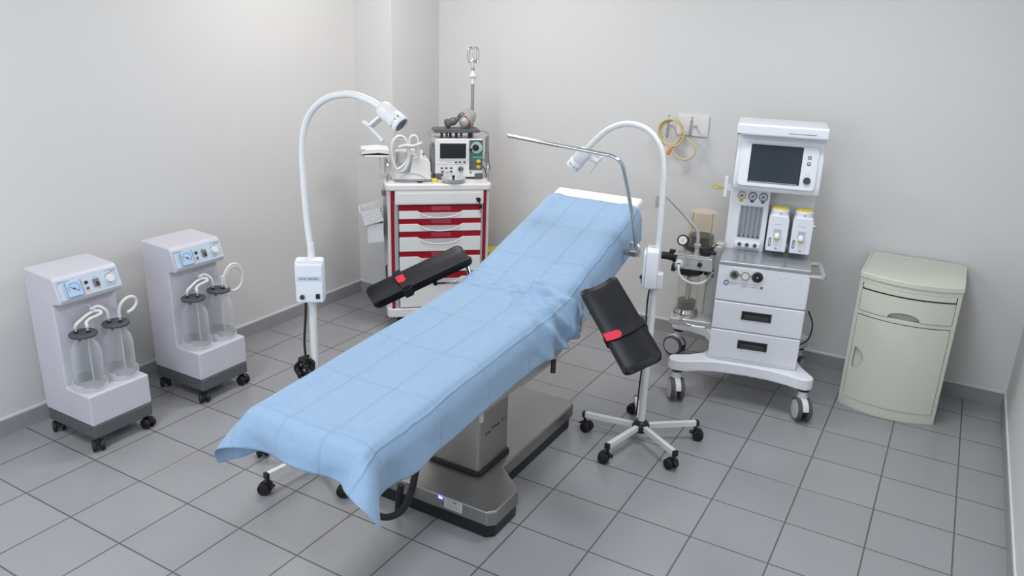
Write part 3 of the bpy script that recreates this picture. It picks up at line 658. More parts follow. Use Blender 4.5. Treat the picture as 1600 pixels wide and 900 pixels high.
# ---- arm boards
def armboard(A, Wv, Lv, lab, strap_t, red_from, rail_pt, lever, red_len):
    A = Vector(A); Wv = Vector(Wv); Lv = Vector(Lv); w = Wv.length; l = Lv.length
    u = Wv.normalized(); v = (Lv-u*Lv.dot(u)).normalized(); n = u.cross(v); c = A+(Wv+Lv)/2
    if n.z < 0: n = -n
    t = thing('arm_board', lab, 'arm board', tuple(c), 0, 'black padded arm boards')
    def Q(a, b, h): return u*a+v*b+n*h
    # padded board, dished across its width, rounded ends
    mb = MB(); NX, NY = 14, 30; top = []; bot = []
    def half(y):
        e = min(y+l/2, l/2-y); rr = .022
        return w/2 if e > rr else w/2-rr+math.sqrt(max(0, rr*rr-(rr-e)**2))
    ys = [-l/2+.0006] + [(-l/2+.035*(1-math.cos(k*PI/12))) for k in range(1, 6)] + [(-l/2+.036)+(l-.072)*k/16 for k in range(17)] + [(l/2-.035*(1-math.cos(k*PI/12))) for k in range(5, 0, -1)] + [l/2-.0006]
    rings = []
    for y in ys:
        hw = half(y); ring = []
        e = min(y+l/2, l/2-y); soft = min(1, e/.03)
        for i in range(NX+1):
            a = -1+2*i/NX; z = .021-.019*(1-abs(a)**2.4)+.004 - .010*(1-soft)**2
            if abs(a) > .93: z -= .007
            ring.append(Q(hw*a, y, z))
        for i in range(NX+1):
            a = 1-2*i/NX; z = -.022+.010*(1-soft)**2
            if abs(a) > .93: z += .006
            ring.append(Q(hw*a*.985, y, z))
        rings.append(ring)
    mb.rings(rings); pad = mb.build('pad', 'leather', t, sharp=60)
    # strap
    y = -l/2+l*strap_t; sw = .036
    loop = []
    for i in range(NX+1):
        a = -1+2*i/NX; loop.append((w/2*1.02*a, .026-.017*(1-abs(a)**2.4)+.003))
    loop += [(w/2*1.04, -.026), (-w/2*1.04, -.026)]
    st = MB(); A_ = [Q(a, y-sw/2, h) for a, h in loop]; B_ = [Q(a, y+sw/2, h) for a, h in loop]; C_ = [Q(a*.985, y+sw/2, h-.003 if h > 0 else h+.003) for a, h in loop]; D_ = [Q(a*.985, y-sw/2, h-.003 if h > 0 else h+.003) for a, h in loop]
    st.rings([A_, B_, C_, D_], closed=True); so_ = st.build('strap', 'strap', t)
    # red tab lies on the strap
    rp = MB(); k0, k1 = (red_from, red_from+red_len); m_ = 12; upr = []; dwn = []
    for i in range(m_+1):
        a = k0+(k1-k0)*i/m_; aa = min(abs(a), 1); h = .026-.017*(1-aa**2.4)+.0055
        e = (k1-a) if red_len > 0 else (a-k1)
        e = abs(k1-a)*w/2; hw = sw/2*1.06*(1 if e > sw/2 else math.sqrt(max(.02, 1-((sw/2-e)/(sw/2))**2)))
        upr.append(Q(w/2*a, y-hw, h)); dwn.append(Q(w/2*a, y+hw, h))
    for i in range(m_):
        f = [upr[i], upr[i+1], dwn[i+1], dwn[i]]
        lo_ = [p-n*.002 for p in f]
        rp.rings([f, lo_])
    rp.build('strap_tab', 'red', so_)
    # buckle
    a = -1.04 if red_from > 0 else 1.04
    MB().box(Q(w/2*a, y, .0), (.010, sw*1.25, .034), Matrix((u, v, n)).transposed()).build('buckle', 'black', so_, bev=.002)
    # support bracket to the rail
    rp_ = Vector(rail_pt)-c; b0 = Q(0, -l*.30, -.022)
    MB().bar(Q(0, -l*.42, -.028), Q(0, l*.2, -.028), .05, .010, n).build('mounting_plate', 'satin', t, bev=.002)
    mid = Q(0, -l*.36, -.055)
    MB().tube([Q(0, -l*.44, -.03), Q(0, -l*.46, -.05), rp_+Vector((0, 0, .02)), rp_], .010, 12, 6).build('support_arm', 'chrome', t)
    MB().box(rp_, (.034, .045, .05)).build('rail_clamp', 'satin', t, bev=.004)
    lv = Vector(lever)-c
    g = MB().tube([rp_, rp_.lerp(lv, .5)+Z*.002, lv], .005, 8).build('clamp_lever', 'chrome', t)
    MB().sph(lv, .011).build('lever_ball', 'black', g)
    return t
armboard((2.389, .158, .84), (.114, .096, .068), (.307, -.218, -.208), 'black padded arm board with red-tabbed strap on the right side of the table', .60, -1.0, (2.352, .27, .775), (2.33, .2, .74), .85)
armboard((1.740, .262, .90), (.125, -.090, -.020), (-.280, -.342, -.174), 'black padded arm board with red-tabbed strap on the left side of the table', .665, -.62, (1.835, .20, .76), (1.69, .13, .752), .72)

# ---- L-shaped anaesthesia screen bar
t = thing('anaesthesia_screen_bar', 'bent steel bar clamped to the right side of the operating table head section', 'screen bar', (2.42, .695, .90))
o = Vector((2.42, .695, .90))
pp = [Vector(p)-o for p in ((2.4215, .699, .885), (2.42, .695, .912), (2.403, .635, 1.10), (2.382, .56, 1.285), (2.368, .545, 1.325), (2.335, .54, 1.345), (2.28, .538, 1.352), (2.05, .523, 1.370), (1.83, .51, 1.388))]
MB().tube(pp, .0085, 14, 8).build('bar', 'chrome', t)
MB().cyl(pp[-1], pp[-1]+Vector((-.006, 0, .0005)), .0092).build('end_cap', 'satin', t)
cl = MB().box((-.012, .0, -.012), (.034, .026, .030), B3).build('clamp', 'steel', t, bev=.004)
MB().box((-.040, -.004, -.014), (.022, .022, .022), B3).build('clamp_jaw', 'steel', t, bev=.003)

# ------------------------------------------------------------------ anaesthesia machine (local frame: x right, y back)
t = thing('anaesthesia_machine', 'tall white anaesthesia machine with screen on wheels against the back wall', 'anaesthesia machine', (2.543, 1.134, 0), R(12))
AM = t
def arcpts(c, r, a0, a1, n=6): return [(c[0]+r*math.cos(R(a0+(a1-a0)*i/n)), c[1]+r*math.sin(R(a0+(a1-a0)*i/n))) for i in range(n+1)]
pf = arcpts((.0, .0), .045, 130, 270, 8)+[(.05, -.040), (.12, -.005), (.20, .018), (.34, .024), (.46, .014), (.55, -.012), (.60, -.036)]+arcpts((.635, .0), .045, 270, 400, 8)
pf += [(.655, .06), (.625, .12), (.60, .22), (.60, .42), (.62, .50)]+arcpts((.63, .58), .045, -20, 120, 6)+[(.55, .60), (.12, .60)]+arcpts((-.055, .59), .042, 80, 250, 8)+[(.02, .54), (.10, .50), (.145, .40), (.15, .20), (.12, .12), (.05, .065)]
MB().prism(pf, (0, 0, .172), X, Y, Z*.062).build('wheeled_platform', 'white', t, bev=.010, seg=3)
for (x, y, a) in ((.005, .0, R(288)), (.640, .0, R(288)), (-.055, .59, R(160)), (.63, .575, R(250))): big_caster(t, x, y, a)
MB().bb((.152, .05, .232), (.590, .55, .262)).build('body_foot', 'white', t, bev=.006)
MB().bb((.155, .052, .262), (.588, .55, .757)).build('body', 'gap', t)  # coloured near-black so the seams between drawers read as shaded
for (z0, z1, nm) in ((.250, .4075, 'drawer'), (.410, .5635, 'drawer'), (.5665, .758, 'front_panel')):
    d_ = MB().bb((.150, .040, z0), (.592, .53, z1)).build(nm, 'white', t, bev=.008, seg=3)
    if nm == 'drawer':
        zc = z0+.091
        rim = MB()
        for a, b in (((.291, .036, zc+.018), (.438, .042, zc+.023)), ((.291, .036, zc-.023), (.438, .042, zc-.018)), ((.291, .036, zc-.023), (.297, .042, zc+.023)), ((.432, .036, zc-.023), (.438, .042, zc+.023))): rim.bb(a, b)
        rim.build('handle_rim', 'dark', d_, bev=.001)
        MB().bb((.297, .0385, zc-.018), (.432, .0405, zc+.018)).build('handle_recess', 'black', d_)
        MB().bb((.306, .036, zc-.016), (.424, .039, zc+.004)).build('handle_grip', 'dark', d_, bev=.0015)
    else:
        fp = d_
po = MB().prism([(x+.285, y+.713) for x, y in rrect(.196, .084, .040, 8)], (0, .0395, 0), X, Z, -Y*.004).build('port_panel', 'white', t, bev=.002)
MB().prism([(x+.285, y+.713) for x, y in rrect(.176, .064, .031, 8)], (0, .0362, 0), X, Z, -Y*.002).build('port_recess', 'offwhite', po)
for (x, r, prof, m_) in ((.231, .022, [(.022, 0), (.022, .006), (.016, .007), (.016, .003)], 'midgrey'), (.285, .020, [(.020, 0), (.020, .012), (.017, .014), (.001, .014)], 'midgrey'), (.343, .027, [(.027, 0), (.027, .006), (.02, .008), (.019, .003)], 'dark')):
    MB().lathe(prof, (x, .0345, .713), -Y, 32, False).build('port_ring', m_, po)
MB().cyl((.231, .034, .713), (.231, .026, .713), .0125).build('port_plug', 'dark', po)
MB().cyl((.285, .033, .713), (.285, .0195, .713), .0165).build('port_cap', 'whitepaint', po)
MB().cyl((.343, .034, .713), (.343, .024, .713), .018).build('port_plug', 'black', po)
MB().cyl((.343, .026, .713), (.343, .0225, .713), .005).build('port_pin', 'chrome', po)
for x in (.259, .313): MB().lathe([(.0055, 0), (.0055, .002), (.0035, .002), (.0035, 0)], (x, .0345, .713), -Y, 16, False).build('pilot_ring', 'midgrey', po)
MB().lathe([(.0125, 0), (.0125, .002), (.009, .002), (.009, 0)], (.196, .0395, .665), -Y, 24, False).build('blue_button_ring', 'blue', t)
MB().cyl((.196, .0395, .665), (.196, .038, .665), .009).build('blue_button', 'panelblue', t)
w = MB(); marks(w, (.226, .0392, .660), X, Z, .028, .005, 6, seed=41); marks(w, (.325, .0392, .655), X, Z, .056, .005, 11, seed=42)
w.tube([(.284+.007*math.cos(a), .0394, .657+.007*math.sin(a)) for a in [R(q) for q in range(0, 360, 30)]], .0006, 5, 2, closed=True); w.build('printed_writing', 'inkl', fp)
MB().cyl((.369, .0396, .658), (.369, .038, .658), .0075, seg=16).build('round_mark', 'midgrey', t)
put_text('embossed_letter', 'T', .030, 'offwhite', fp, (.451, .0392, .713), X, Z, .0008)
w = MB()
for xx, rr in ((.487, .018), (.533, .017)): w.tube([(xx+rr*math.cos(a), .0396, .712+rr*math.sin(a)) for a in [R(q) for q in range(0, 360, 20)]], .0009, 5, 2, closed=True)
w.build('embossed_rings', 'offwhite', fp)
# worktop and side handle
MB().prism([(.150, .036), (.592, .036), (.592, .55), (.150, .55)], (0, 0, .757), X, Y, Z*.020).build('worktop', 'worktop', t, bev=.006, seg=3)
MB().tube([(.585, .26, .752), (.628, .26, .752), (.640, .25, .752), (.650, .06, .747), (.640, .045, .745), (.585, .045, .745)], .012, 10, 6).build('side_handle', 'satin', t)
# tower
MB().bb((.155, .30, .772), (.355, .55, 1.40)).bb((.35, .40, .772), (.578, .55, 1.40)).bb((.155, .30, 1.095), (.582, .55, 1.40)).build('tower', 'white', t, bev=.008, seg=3)
hd = MB().bb((.150, .190, 1.388), (.584, .50, 1.445)).build('top_hood', 'white', t, bev=.012, seg=3)
MB().bb((.395, .1885, 1.409), (.525, .191, 1.412)).build('hood_slot', 'inkl', hd)
MB().bb((.156, .1885, 1.392), (.166, .192, 1.396)).build('hood_mark', 'ink', hd)
# screen module, tilted back slightly
sm = MB().prism([(.235, 1.112), (.225, 1.150), (.262, 1.36), (.275, 1.385), (.32, 1.385), (.32, 1.105), (.24, 1.105)], (.160, 0, 0), Y, Z, X*.420).build('screen_housing', 'white', t, bev=.008, seg=3)
A = Vector((0, .2225, 1.150)); v = Vector((0, .037, .21)).normalized(); n = X.cross(v)
bz = MB().prism([(x+.368, y+.090) for x, y in rrect(.372, .215, .02)], A, X, v, n*.010).build('screen_bezel', 'white', t, bev=.004, seg=3)
o = A+n*.010
def P(a, b, c=0): return o+X*a+v*b+n*c
MB().prism([(x+.354, y+.098) for x, y in rrect(.248, .190, .006)], o, X, v, n*.0015).build('screen_frame', 'black', bz, bev=.0006)
MB().prism([(x+.354, y+.098) for x, y in rrect(.236, .176, .003)], P(0, 0, .0012), X, v, n*.001).build('screen', 'screen', bz)
w = MB(); w.bar(P(.238, .0075, .0022), P(.470, .0075, .0022), .003, .0008, n); w.build('screen_lower_edge', 'satin', bz)
for b in (.145, .115): 
    k_ = MB().prism([(x+.511, y+b) for x, y in rrect(.016, .016, .003)], o, X, v, n*.002).build('key', 'ink', bz)
    MB().prism([(x+.511, y+b) for x, y in rrect(.009, .009, .001)], P(0, 0, .002), X, v, n*.0008).build('key_symbol', 'panelblue', k_)
for a in (.505, .517): MB().cyl(P(a, .062), P(a, .062, .001), .0016, seg=8).build('pilot_lamp', 'ink', bz)
MB().lathe([(.017, 0), (.017, .013), (.014, .016), (.012, .0155), (.001, .0155)], P(.512, .032), n, 32).build('rotary_knob', 'dark', bz)
# gauges
for x, mr_, mt_ in ((.212, 'yel2', 'yel2'), (.267, 'inkb', 'blue'), (.320, 'inkb', 'green')):
    g = MB().lathe([(.0225, 0), (.0225, .003), (.0195, .003), (.0195, 0)], (x, .2995, 1.066), -Y, 32, False).build('gauge_ring', mr_, t)
    MB().cyl((x, .2995, 1.066), (x, .295, 1.066), .0175).build('gauge_face', 'satin', g)
    MB().bar((x-.006, .2945, 1.060), (x+.006, .2945, 1.072), .003, .001, Y).cyl((x, .295, 1.066), (x, .293, 1.066), .004).build('gauge_needle', 'ink', g)
    MB().prism([(-.011, 0), (.011, 0), (.007, -.010), (-.007, -.010)], (x, .2995, 1.043), X, Z, -Y*.0015).build('gauge_tag', mt_, g)
fl = MB().bb((.213, .2965, .843), (.328, .301, 1.014)).build('flowmeter_panel', 'fluteg', t, bev=.0015)
for i in range(5):
    x = .2245+i*.023
    MB().cyl((x, .2955, .853), (x, .2955, 1.006), .002, seg=8).build('flow_tube', 'midgrey', fl)
    MB().cyl((x, .2965, .852), (x, .293, .852), .0045, seg=12).cyl((x, .2965, 1.006), (x, .294, 1.006), .003, seg=12).build('tube_end', 'ink', fl)
    w = MB()
    for k in range(16): w.bb((x+.004, .2957, .866+k*.0088), (x+.0075, .2963, .8668+k*.0088))
    w.build('scale_marks', 'inkl', fl)
rl = MB().bb((.205, .262, .798), (.335, .302, .822)).build('valve_rail', 'white', t, bev=.004)
for x in (.232, .270, .310): MB().lathe([(.010, 0), (.010, .008), (.006, .010), (.001, .010)], (x, .264, .812), -Y+Z*.6, 16).build('flow_knob', 'dark', rl)
# vaporizer bay backing + two vaporizers
MB().bb((.356, .396, .790), (.580, .402, 1.095)).build('bay_back', 'offwhite', t)
MB().cyl((.36, .385, .92), (.60, .385, .92), .009).cyl((.362, .39, .80), (.362, .39, .94), .005).cyl((.472, .36, .80), (.472, .36, .94), .006).build('manifold_bar', 'chrome', t)
def vap(x0, num):
    vp = MB().prism([(0, 0), (.098, 0), (.098, .165), (.092, .188), (.006, .188), (0, .165)], (x0, .205, .810), X, Z, Y*.16).build('vaporizer', 'white', t, bev=.005, seg=3)
    vp['label'] = 'white vaporizer with yellow dial, '+('left' if num == 1 else 'right')+' of the pair'
    MB().lathe([(.041, 0), (.043, .004), (.043, .026), (.040, .030), (.001, .031)], (x0+.049, .262, .994), Z, 40).build('dial', 'white', vp)
    MB().lathe([(.037, 0), (.038, .003), (.036, .007), (.001, .008)], (x0+.049, .262, 1.024), Z, 40).build('dial_cap', 'yellow', vp)
    MB().lathe([(.0055, 0), (.0055, .001), (.004, .001)], (x0+.052, .2185, 1.006), -Y, 12, False).build('dial_mark', 'inkl', vp)
    MB().bb((x0+.030, .2035, .893), (x0+.066, .206, .928)).build('filler_recess', 'creamdk' if 0 else 'wheelgrey', vp)
    MB().cyl((x0+.048, .2055, .899), (x0+.048, .186, .889), .0135, .0135).sph((x0+.048, .189, .892), .0135).build('filler_cap', 'white', vp)
    MB().lathe([(.015, 0), (.015, .006), (.010, .006)], (x0+.048, .205, .883), -Y+Z*-.3, 24, False).bb((x0+.034, .196, .875), (x0+.062, .205, .882)).build('filler_ring', 'yellow', vp)
    MB().prism([(x+x0+.016, y+.858) for x, y in rrect(.012, .044, .005)], (0, .2052, 0), X, Z, -Y*.001).build('level_window', 'inkb', vp)
    MB().prism([(x+x0+.016, y+.858) for x, y in rrect(.006, .034, .003)], (0, .2044, 0), X, Z, -Y*.001).build('level_glass', 'panelblue', vp)
    MB().bb((x0+.030, .2045, .952), (x0+.066, .2052, .9535)).bb((x0+.070, .2045, .815), (x0+.0712, .2052, .885)).build('seam_line', 'inkl', vp)
    put_text('printed_number', 'A%d' % num, .013, 'ink', vp, (x0+.052, .2044, .826), X, Z)
vap(.363, 1); vap(.479, 2)
# flush switch with yellow cable on tower's left side
MB().bb((.118, .31, 1.045), (.136, .34, 1.155)).bb((.130, .315, 1.08), (.157, .335, 1.12)).build('side_bracket', 'white', t, bev=.004)
MB().tube([(.118, .325, 1.098), (.095, .325, 1.098), (.085, .325, 1.099)], .005, 8, 4).tube([(.125, .325, 1.085), (.08, .33, 1.085), (.058, .335, 1.088), (.060, .335, 1.100), (.085, .33, 1.103)], .0035, 8, 6).build('sensor_plug', 'yel2', t)
# breathing system on the left
bs = MB().prism([(-.078, 0), (.118, 0), (.112, .072), (-.068, .072)], (0, .10, .688), X, Z, Y*.20).build('absorber_block', 'satin', t, bev=.006, seg=3)
bs['label'] = 'grey metal breathing block'
MB().prism([(-.085, .10), (.10, .10), (.135, .34), (-.055, .34)], (0, 0, .760), X, Y, Z*.006).build('top_plate', 'satin', bs, bev=.002)
MB().bb((.085, .22, .40), (.150, .30, .80)).bb((.11, .24, .74), (.16, .30, .815)).build('support_column', 'satin', t, bev=.008)
MB().bb((-.075, .105, .372), (.15, .30, .412)).build('absorber_tray', 'satin', t, bev=.008)
cn = MB().lathe([(.052, .455), (.055, .455), (.057, .645), (.054, .645)], (.0, .185, 0), Z, 40, False).build('absorber_canister', 'canist', t)
MB().lathe([(.002, .412), (.062, .412), (.066, .420), (.066, .436), (.060, .446), (.060, .455), (.002, .455)], (.0, .185, 0), Z, 40).build('canister_base', 'chrome', cn)
MB().cyl((0, .185, .455), (0, .185, .496), .048).build('canister_filter', 'dark', cn)
MB().cyl((0, .165, .455), (0, .165, .63), .009).cyl((.016, .17, .455), (.016, .17, .61), .005).build('canister_rod', 'chrome', cn)
MB().lathe([(.07, .688), (.074, .668), (.070, .652), (.050, .640), (.002, .640)], (.0, .185, 0), Z, 8).bb((.075, .15, .655), (.096, .20, .688)).bb((-.096, .15, .655), (-.075, .20, .688)).build('canister_clamp', 'black', cn)
MB().tube([(-.02, .095, .405), (0, .080, .418), (.02, .075, .400), (.06, .072, .392), (.115, .080, .390)], .0055, 10).build('locking_lever', 'chrome', t)
dm = MB().lathe([(.072, 0), (.074, .01), (.074, .15), (.068, .172), (.045, .180), (.002, .181)], (.035, .25, .80), Z, 48, False).build('bellows_dome', 'amberd', t)
dm['label'] = 'clear amber dome over the bellows'
MB().lathe([(.002, .766), (.080, .766), (.080, .790), (.072, .794), (.066, .800), (.067, .812), (.061, .818), (.067, .824), (.061, .830), (.066, .836), (.064, .846), (.002, .848)], (.035, .25, 0), Z, 48).build('bellows', 'dark', dm)
for s in (-1, 1): MB().cyl((.035+s*.05, .205, .80), (.035+s*.05, .205, .972), .0022, seg=8).build('dome_rib', 'steel', dm)
gg = MB().lathe([(.002, -.012), (.026, -.012), (.030, -.006), (.030, .010), (.026, .013), (.002, .013)], (-.048, .14, .832), Vector((-.1, -1, .25)), 32).build('pressure_gauge', 'black', t)
MB().lathe([(.022, 0), (.001, .001)], (-.0495, .1270, .8354), Vector((-.1, -1, .25)), 32).build('gauge_face', 'paper', gg)
MB().bar((-.054, .1252, .829), (-.044, .1252, .842), .002, .001, Y).build('gauge_needle', 'ink', gg)
MB().cyl((-.035, .16, .76), (-.045, .15, .815), .007).build('gauge_stem', 'chrome', gg)
MB().tube([(-.075, .13, .765), (-.055, .12, .775), (-.01, .115, .774), (.0, .12, .765)], .004, 8).build('latch_loop', 'chrome', t)
sw_ = MB().tube([(.028, .13, .79), (.026, .13, .86), (.015, .13, .898), (-.01, .13, .925), (-.07, .13, .985), (-.150, .13, 1.055)], .0095, 14).build('bag_arm', 'satin', t)
MB().lathe([(.012, 0), (.012, .04), (.016, .045), (.018, .055), (.018, .062), (.013, .064)], (.028, .13, .762), Z, 24).build('arm_socket', 'satin', t)
MB().bb((-.208, .12, .995), (-.190, .14, 1.062)).bb((-.195, .125, 1.045), (-.148, .135, 1.06)).build('arm_end_plate', 'satin', t, bev=.003)
MB().lathe([(.026, 0), (.028, .006), (.026, .022), (.018, .024), (.016, .03), (.001, .03)], (.072, .14, .766), Z, 10).build('relief_valve', 'black', t, bev=.001)
MB().cyl((.09, .14, .782), (.125, .135, .782), .008, .010).bar((.085, .16, .79), (.125, .19, .815), .006, .004).build('relief_lever', 'black', t)
MB().lathe([(.030, 0), (.030, .018), (.024, .022), (.020, .05), (.020, .078), (.017, .08), (.016, .02)], (-.076, .18, .728), -X, 24, False).bb((-.115, .165, .715), (-.085, .195, .765)).build('bag_port', 'black', t)
MB().lathe([(.020, 0), (.020, .010), (.013, .012), (.012, .024), (.008, .024), (.006, .006)], (-.052, .10, .718), -Y, 24, False).build('hose_port', 'whitepaint', t)
MB().tube([(-.052, .082, .715), (-.050, .062, .700), (-.040, .052, .670), (-.01, .048, .645), (.03, .055, .632), (.07, .08, .630), (.10, .14, .642), (.115, .20, .66)], .0065, 12).build('sample_hose', 'tube', t)
MB().cyl((.052, .10, .722), (.052, .092, .722), .012).build('sensor_socket', 'black', t)
MB().cyl((-.008, .10, .727), (-.008, .096, .727), .008).build('screw_head', 'chrome', t)
w = MB(); marks(w, (-.008, .0965, .712), X, Z, .02, .003, 5, seed=51); marks(w, (.052, .0965, .742), X, Z, .026, .003, 7, seed=52); marks(w, (-.005, .0965, .744), X, Z, .04, .003, 9, seed=53); w.build('printed_caption', 'ink', bs)
MB().bb((.100, .215, .628), (.122, .222, .668)).build('sample_connector', 'dark', t)
tubing('vent_hose', [(2.65, 1.50, .66), (2.72, 1.52, .655), (2.74, 1.50, .65)], .005, 'short white hose behind the breathing block of the anaesthesia machine') if 0 else None
tag(MB().tube([(3.07, 1.74, .42), (3.10, 1.76, .34), (3.09, 1.74, .25), (3.02, 1.72, .20)], .004, 8).build('power_cable', 'rubber'), 'black cable hanging behind the anaesthesia machine, on its right', 'cable')

# ------------------------------------------------------------------ wall gas outlets
pl = MB().bb((2.125, YB-.012, 1.270), (2.318, YB, 1.395)).build('outlet_plate', 'whitepaint', bev=.004)
tag(pl, 'flat white wall plate behind the two gas outlets', 'wall plate')
w = MB().bb((2.150, YB-.0135, 1.286), (2.21, YB-.012, 1.38)).bb((2.255, YB-.0135, 1.286), (2.305, YB-.012, 1.38)).build('plate_insert', 'offwhite', pl, bev=.001)
def outlet(x, z0, z1, y, lab):
    t = thing('gas_outlet', lab, 'gas outlet', (x, y, z0), 0, 'chrome gas outlets')
    H = z1-z0
    prof = [(.002, 0), (.009, 0), (.010, .006)]
    zz = .006; k = 0
    while zz < H*.72:
        prof += [(.0105 if k % 2 else .0085, zz), (.0105 if k % 2 else .0085, zz+.007)]; zz += .009; k += 1
    prof += [(.008, H*.74), (.010, H*.76), (.010, H*.82), (.005, H*.85), (.004, H*.92), (.0055, H*.94), (.0055, H*.98), (.002, H)]
    MB().lathe(prof, (0, 0, 0), Vector((.02, 0, 1)), 20).build('valve_body', 'chrome', t)
    MB().cyl((0, 0, H*.45), (0, YB-y-.012, H*.45), .008).build('wall_stem', 'chrome', t)
    return t
a_ = outlet(2.098, 1.262, 1.392, 1.93, 'left chrome gas outlet, with the yellow tube coil hung on it')
MB().cyl((-.026, 0, -.006), (.026, 0, -.006), .004).cyl((0, 0, -.01), (0, 0, .004), .008).build('cross_bar', 'chrome', a_)
outlet(2.238, 1.282, 1.392, 1.93, 'right chrome gas outlet, with nothing hung on it')
L_ = []
for k in range(57):
    a = R(90)+k*2*PI/20; rr = .068+.010*math.sin(k*.37); L_.append((2.125+rr*1.02*math.cos(a)+.004*math.sin(k*.5), 1.915+.010*math.sin(k*.21), 1.285+rr*1.08*math.sin(a)))
L_ += [(2.188, 1.915, 1.275), (2.222, 1.92, 1.266), (2.262, 1.92, 1.24), (2.282, 1.92, 1.205), (2.268, 1.92, 1.162), (2.225, 1.92, 1.14), (2.178, 1.92, 1.152), (2.148, 1.92, 1.185), (2.142, 1.92, 1.205)]
tag(MB().tube(L_, .006, 10, 4).build('yellow_tube_coil', 'ytube'), 'yellow rubber tube coiled over the left gas outlet on the back wall', 'tube')
tag(MB().lathe([(.008, -.02), (.013, -.016), (.015, .012), (.010, .02), (.002, .021)], (2.122, 1.918, 1.178), Vector((.35, 0, 1)), 16).build('tube_connector', 'orangep'), 'small orange connector hanging below the yellow tube coil', 'connector')

# ------------------------------------------------------------------ bedside cabinet
t = thing('bedside_cabinet', 'cream metal bedside cabinet with bowed front, one drawer and one door', 'cabinet', (3.312, 1.576, 0))
Wn, Dn = .463, .425
def bow(x, e=.0): return -(.066+e)*(1-((x-Wn/2)/(Wn/2))**2)
def bowpoly(x0, x1, y_in, e=0., n=16, off=0.): return [(x0+(x1-x0)*i/n, bow(x0+(x1-x0)*i/n)+off) for i in range(n+1)]+[(x1, y_in), (x0, y_in)]
MB().prism(bowpoly(0, Wn, Dn), (0, 0, 0), X, Y, Z*.055).build('plinth', 'cream', t, bev=.002)
MB().bb((0, .004, .05), (.018, Dn, .712)).bb((Wn-.018, .004, .05), (Wn, Dn, .712)).bb((0, Dn-.01, .05), (Wn, Dn, .712)).build('side_panels', 'cream', t, bev=.002)
MB().prism(bowpoly(.0, Wn, .1, off=.034), (0, 0, .054), X, Y, Z*.655).build('recess_shade', 'gap', t)  # dark sheet painting the shade behind door and drawer openings
for x0, x1 in ((0, .0185), (Wn-.0185, Wn)): MB().prism(bowpoly(x0, x1, .05, n=3), (0, 0, .05), X, Y, Z*.662).build('front_stile', 'cream', t, bev=.0015)
MB().prism(bowpoly(.0, Wn, .06), (0, 0, .522), X, Y, Z*.021).build('middle_rail', 'cream', t, bev=.0015)
MB().prism(bowpoly(.0, Wn, .06, off=-.001), (0, 0, .690), X, Y, Z*.024).build('top_rail', 'cream', t, bev=.0015)
MB().prism(bowpoly(.022, Wn-.022, .06, off=-.006), (0, 0, .664), X, Y, Z*.025).build('pull_out_tray', 'cream', t, bev=.002)
# top with raised rim
MB().prism(bowpoly(-.004, Wn+.004, Dn, off=-.008), (0, 0, .713), X, Y, Z*.030).build('top', 'cream', t, bev=.006, seg=3)
MB().bb((-.002, .0, .742), (.008, Dn, .748)).bb((Wn-.008, .0, .742), (Wn+.002, Dn, .748)).bb((0, Dn-.008, .742), (Wn, Dn, .748)).build('top_rim', 'cream', t, bev=.002)
def bowed_face(name, x0, x1, z0, z1, hole, off=-.004):
    """bowed sheet with a cut-out described by hole(x)->(zlo,zhi) or None"""
    mb = MB(); n = 150; 
    for layer in (0,):
        xs = [x0+(x1-x0)*i/n for i in range(n+1)]
        for i in range(n):
            a, b = xs[i], xs[i+1]; segs = [((z0, z1), (z0, z1))]
            ha, hb = hole(a), hole(b)
            if ha or hb:
                k = ha or hb; zc = z0 if k[0] <= z0+1e-4 else (k[0]+k[1])/2
                ha = ha or (zc, zc); hb = hb or (zc, zc)
                segs = [((z0, ha[0]), (z0, hb[0])), ((ha[1], z1), (hb[1], z1))]
            for (a0, a1), (b0, b1) in segs:
                if a1-a0 < 1e-5 and b1-b0 < 1e-5: continue
                ya, yb_ = bow(a)+off, bow(b)+off
                f = [(a, ya, a0), (b, yb_, b0), (b, yb_, b1), (a, ya, a1)]
                g = [(x, y+.010, z) for x, y, z in f]
                mb.rings([[Vector(p) for p in f], [Vector(p) for p in g]])
    bmesh.ops.remove_doubles(mb.bm, verts=mb.bm.verts, dist=1e-5)
    # drop interior walls shared by neighbouring strips
    seen = {}
    for f in list(mb.bm.faces):
        key = tuple(sorted(v.index for v in f.verts)); seen.setdefault(key, []).append(f)
    mb.bm.verts.index_update(); seen = {}
    for f in mb.bm.faces: seen.setdefault(tuple(sorted(v.index for v in f.verts)), []).append(f)
    dead = [f for fs_ in seen.values() if len(fs_) > 1 for f in fs_]
    bmesh.ops.delete(mb.bm, geom=dead, context='FACES_ONLY')
    return mb.build(name, 'cream', t, sharp=30)
def dhole(x):
    c, r_ = .231, .073
    if abs(x-c) >= r_: return None
    return (.546, .546+.034*math.sqrt(max(0, 1-((x-c)/r_)**2))**.9+.0005)
dwf = bowed_face('drawer', .020, Wn-.020, .546, .656, dhole)
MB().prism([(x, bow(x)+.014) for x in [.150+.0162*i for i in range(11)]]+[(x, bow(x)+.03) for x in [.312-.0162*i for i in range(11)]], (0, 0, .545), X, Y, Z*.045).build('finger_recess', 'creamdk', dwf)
def ohole(x):
    if x < .036 or x > .086: return None
    return (.285-.058*math.sqrt(max(0, 1-((x-.036)/.05)**2)), .285+.058*math.sqrt(max(0, 1-((x-.036)/.05)**2)))
dr_ = bowed_face('door', .020, Wn-.020, .058, .518, ohole)
MB().prism([(x, bow(x)+.016) for x in [.024+.014*i for i in range(6)]]+[(x, bow(x)+.03) for x in [.094-.014*i for i in range(6)]], (0, 0, .20), X, Y, Z*.17).build('finger_recess', 'cream', dr_)
MB().box((.435, bow(.435)-.005, .645), (.006, .001, .002)).build('small_mark', 'inkl', dwf)

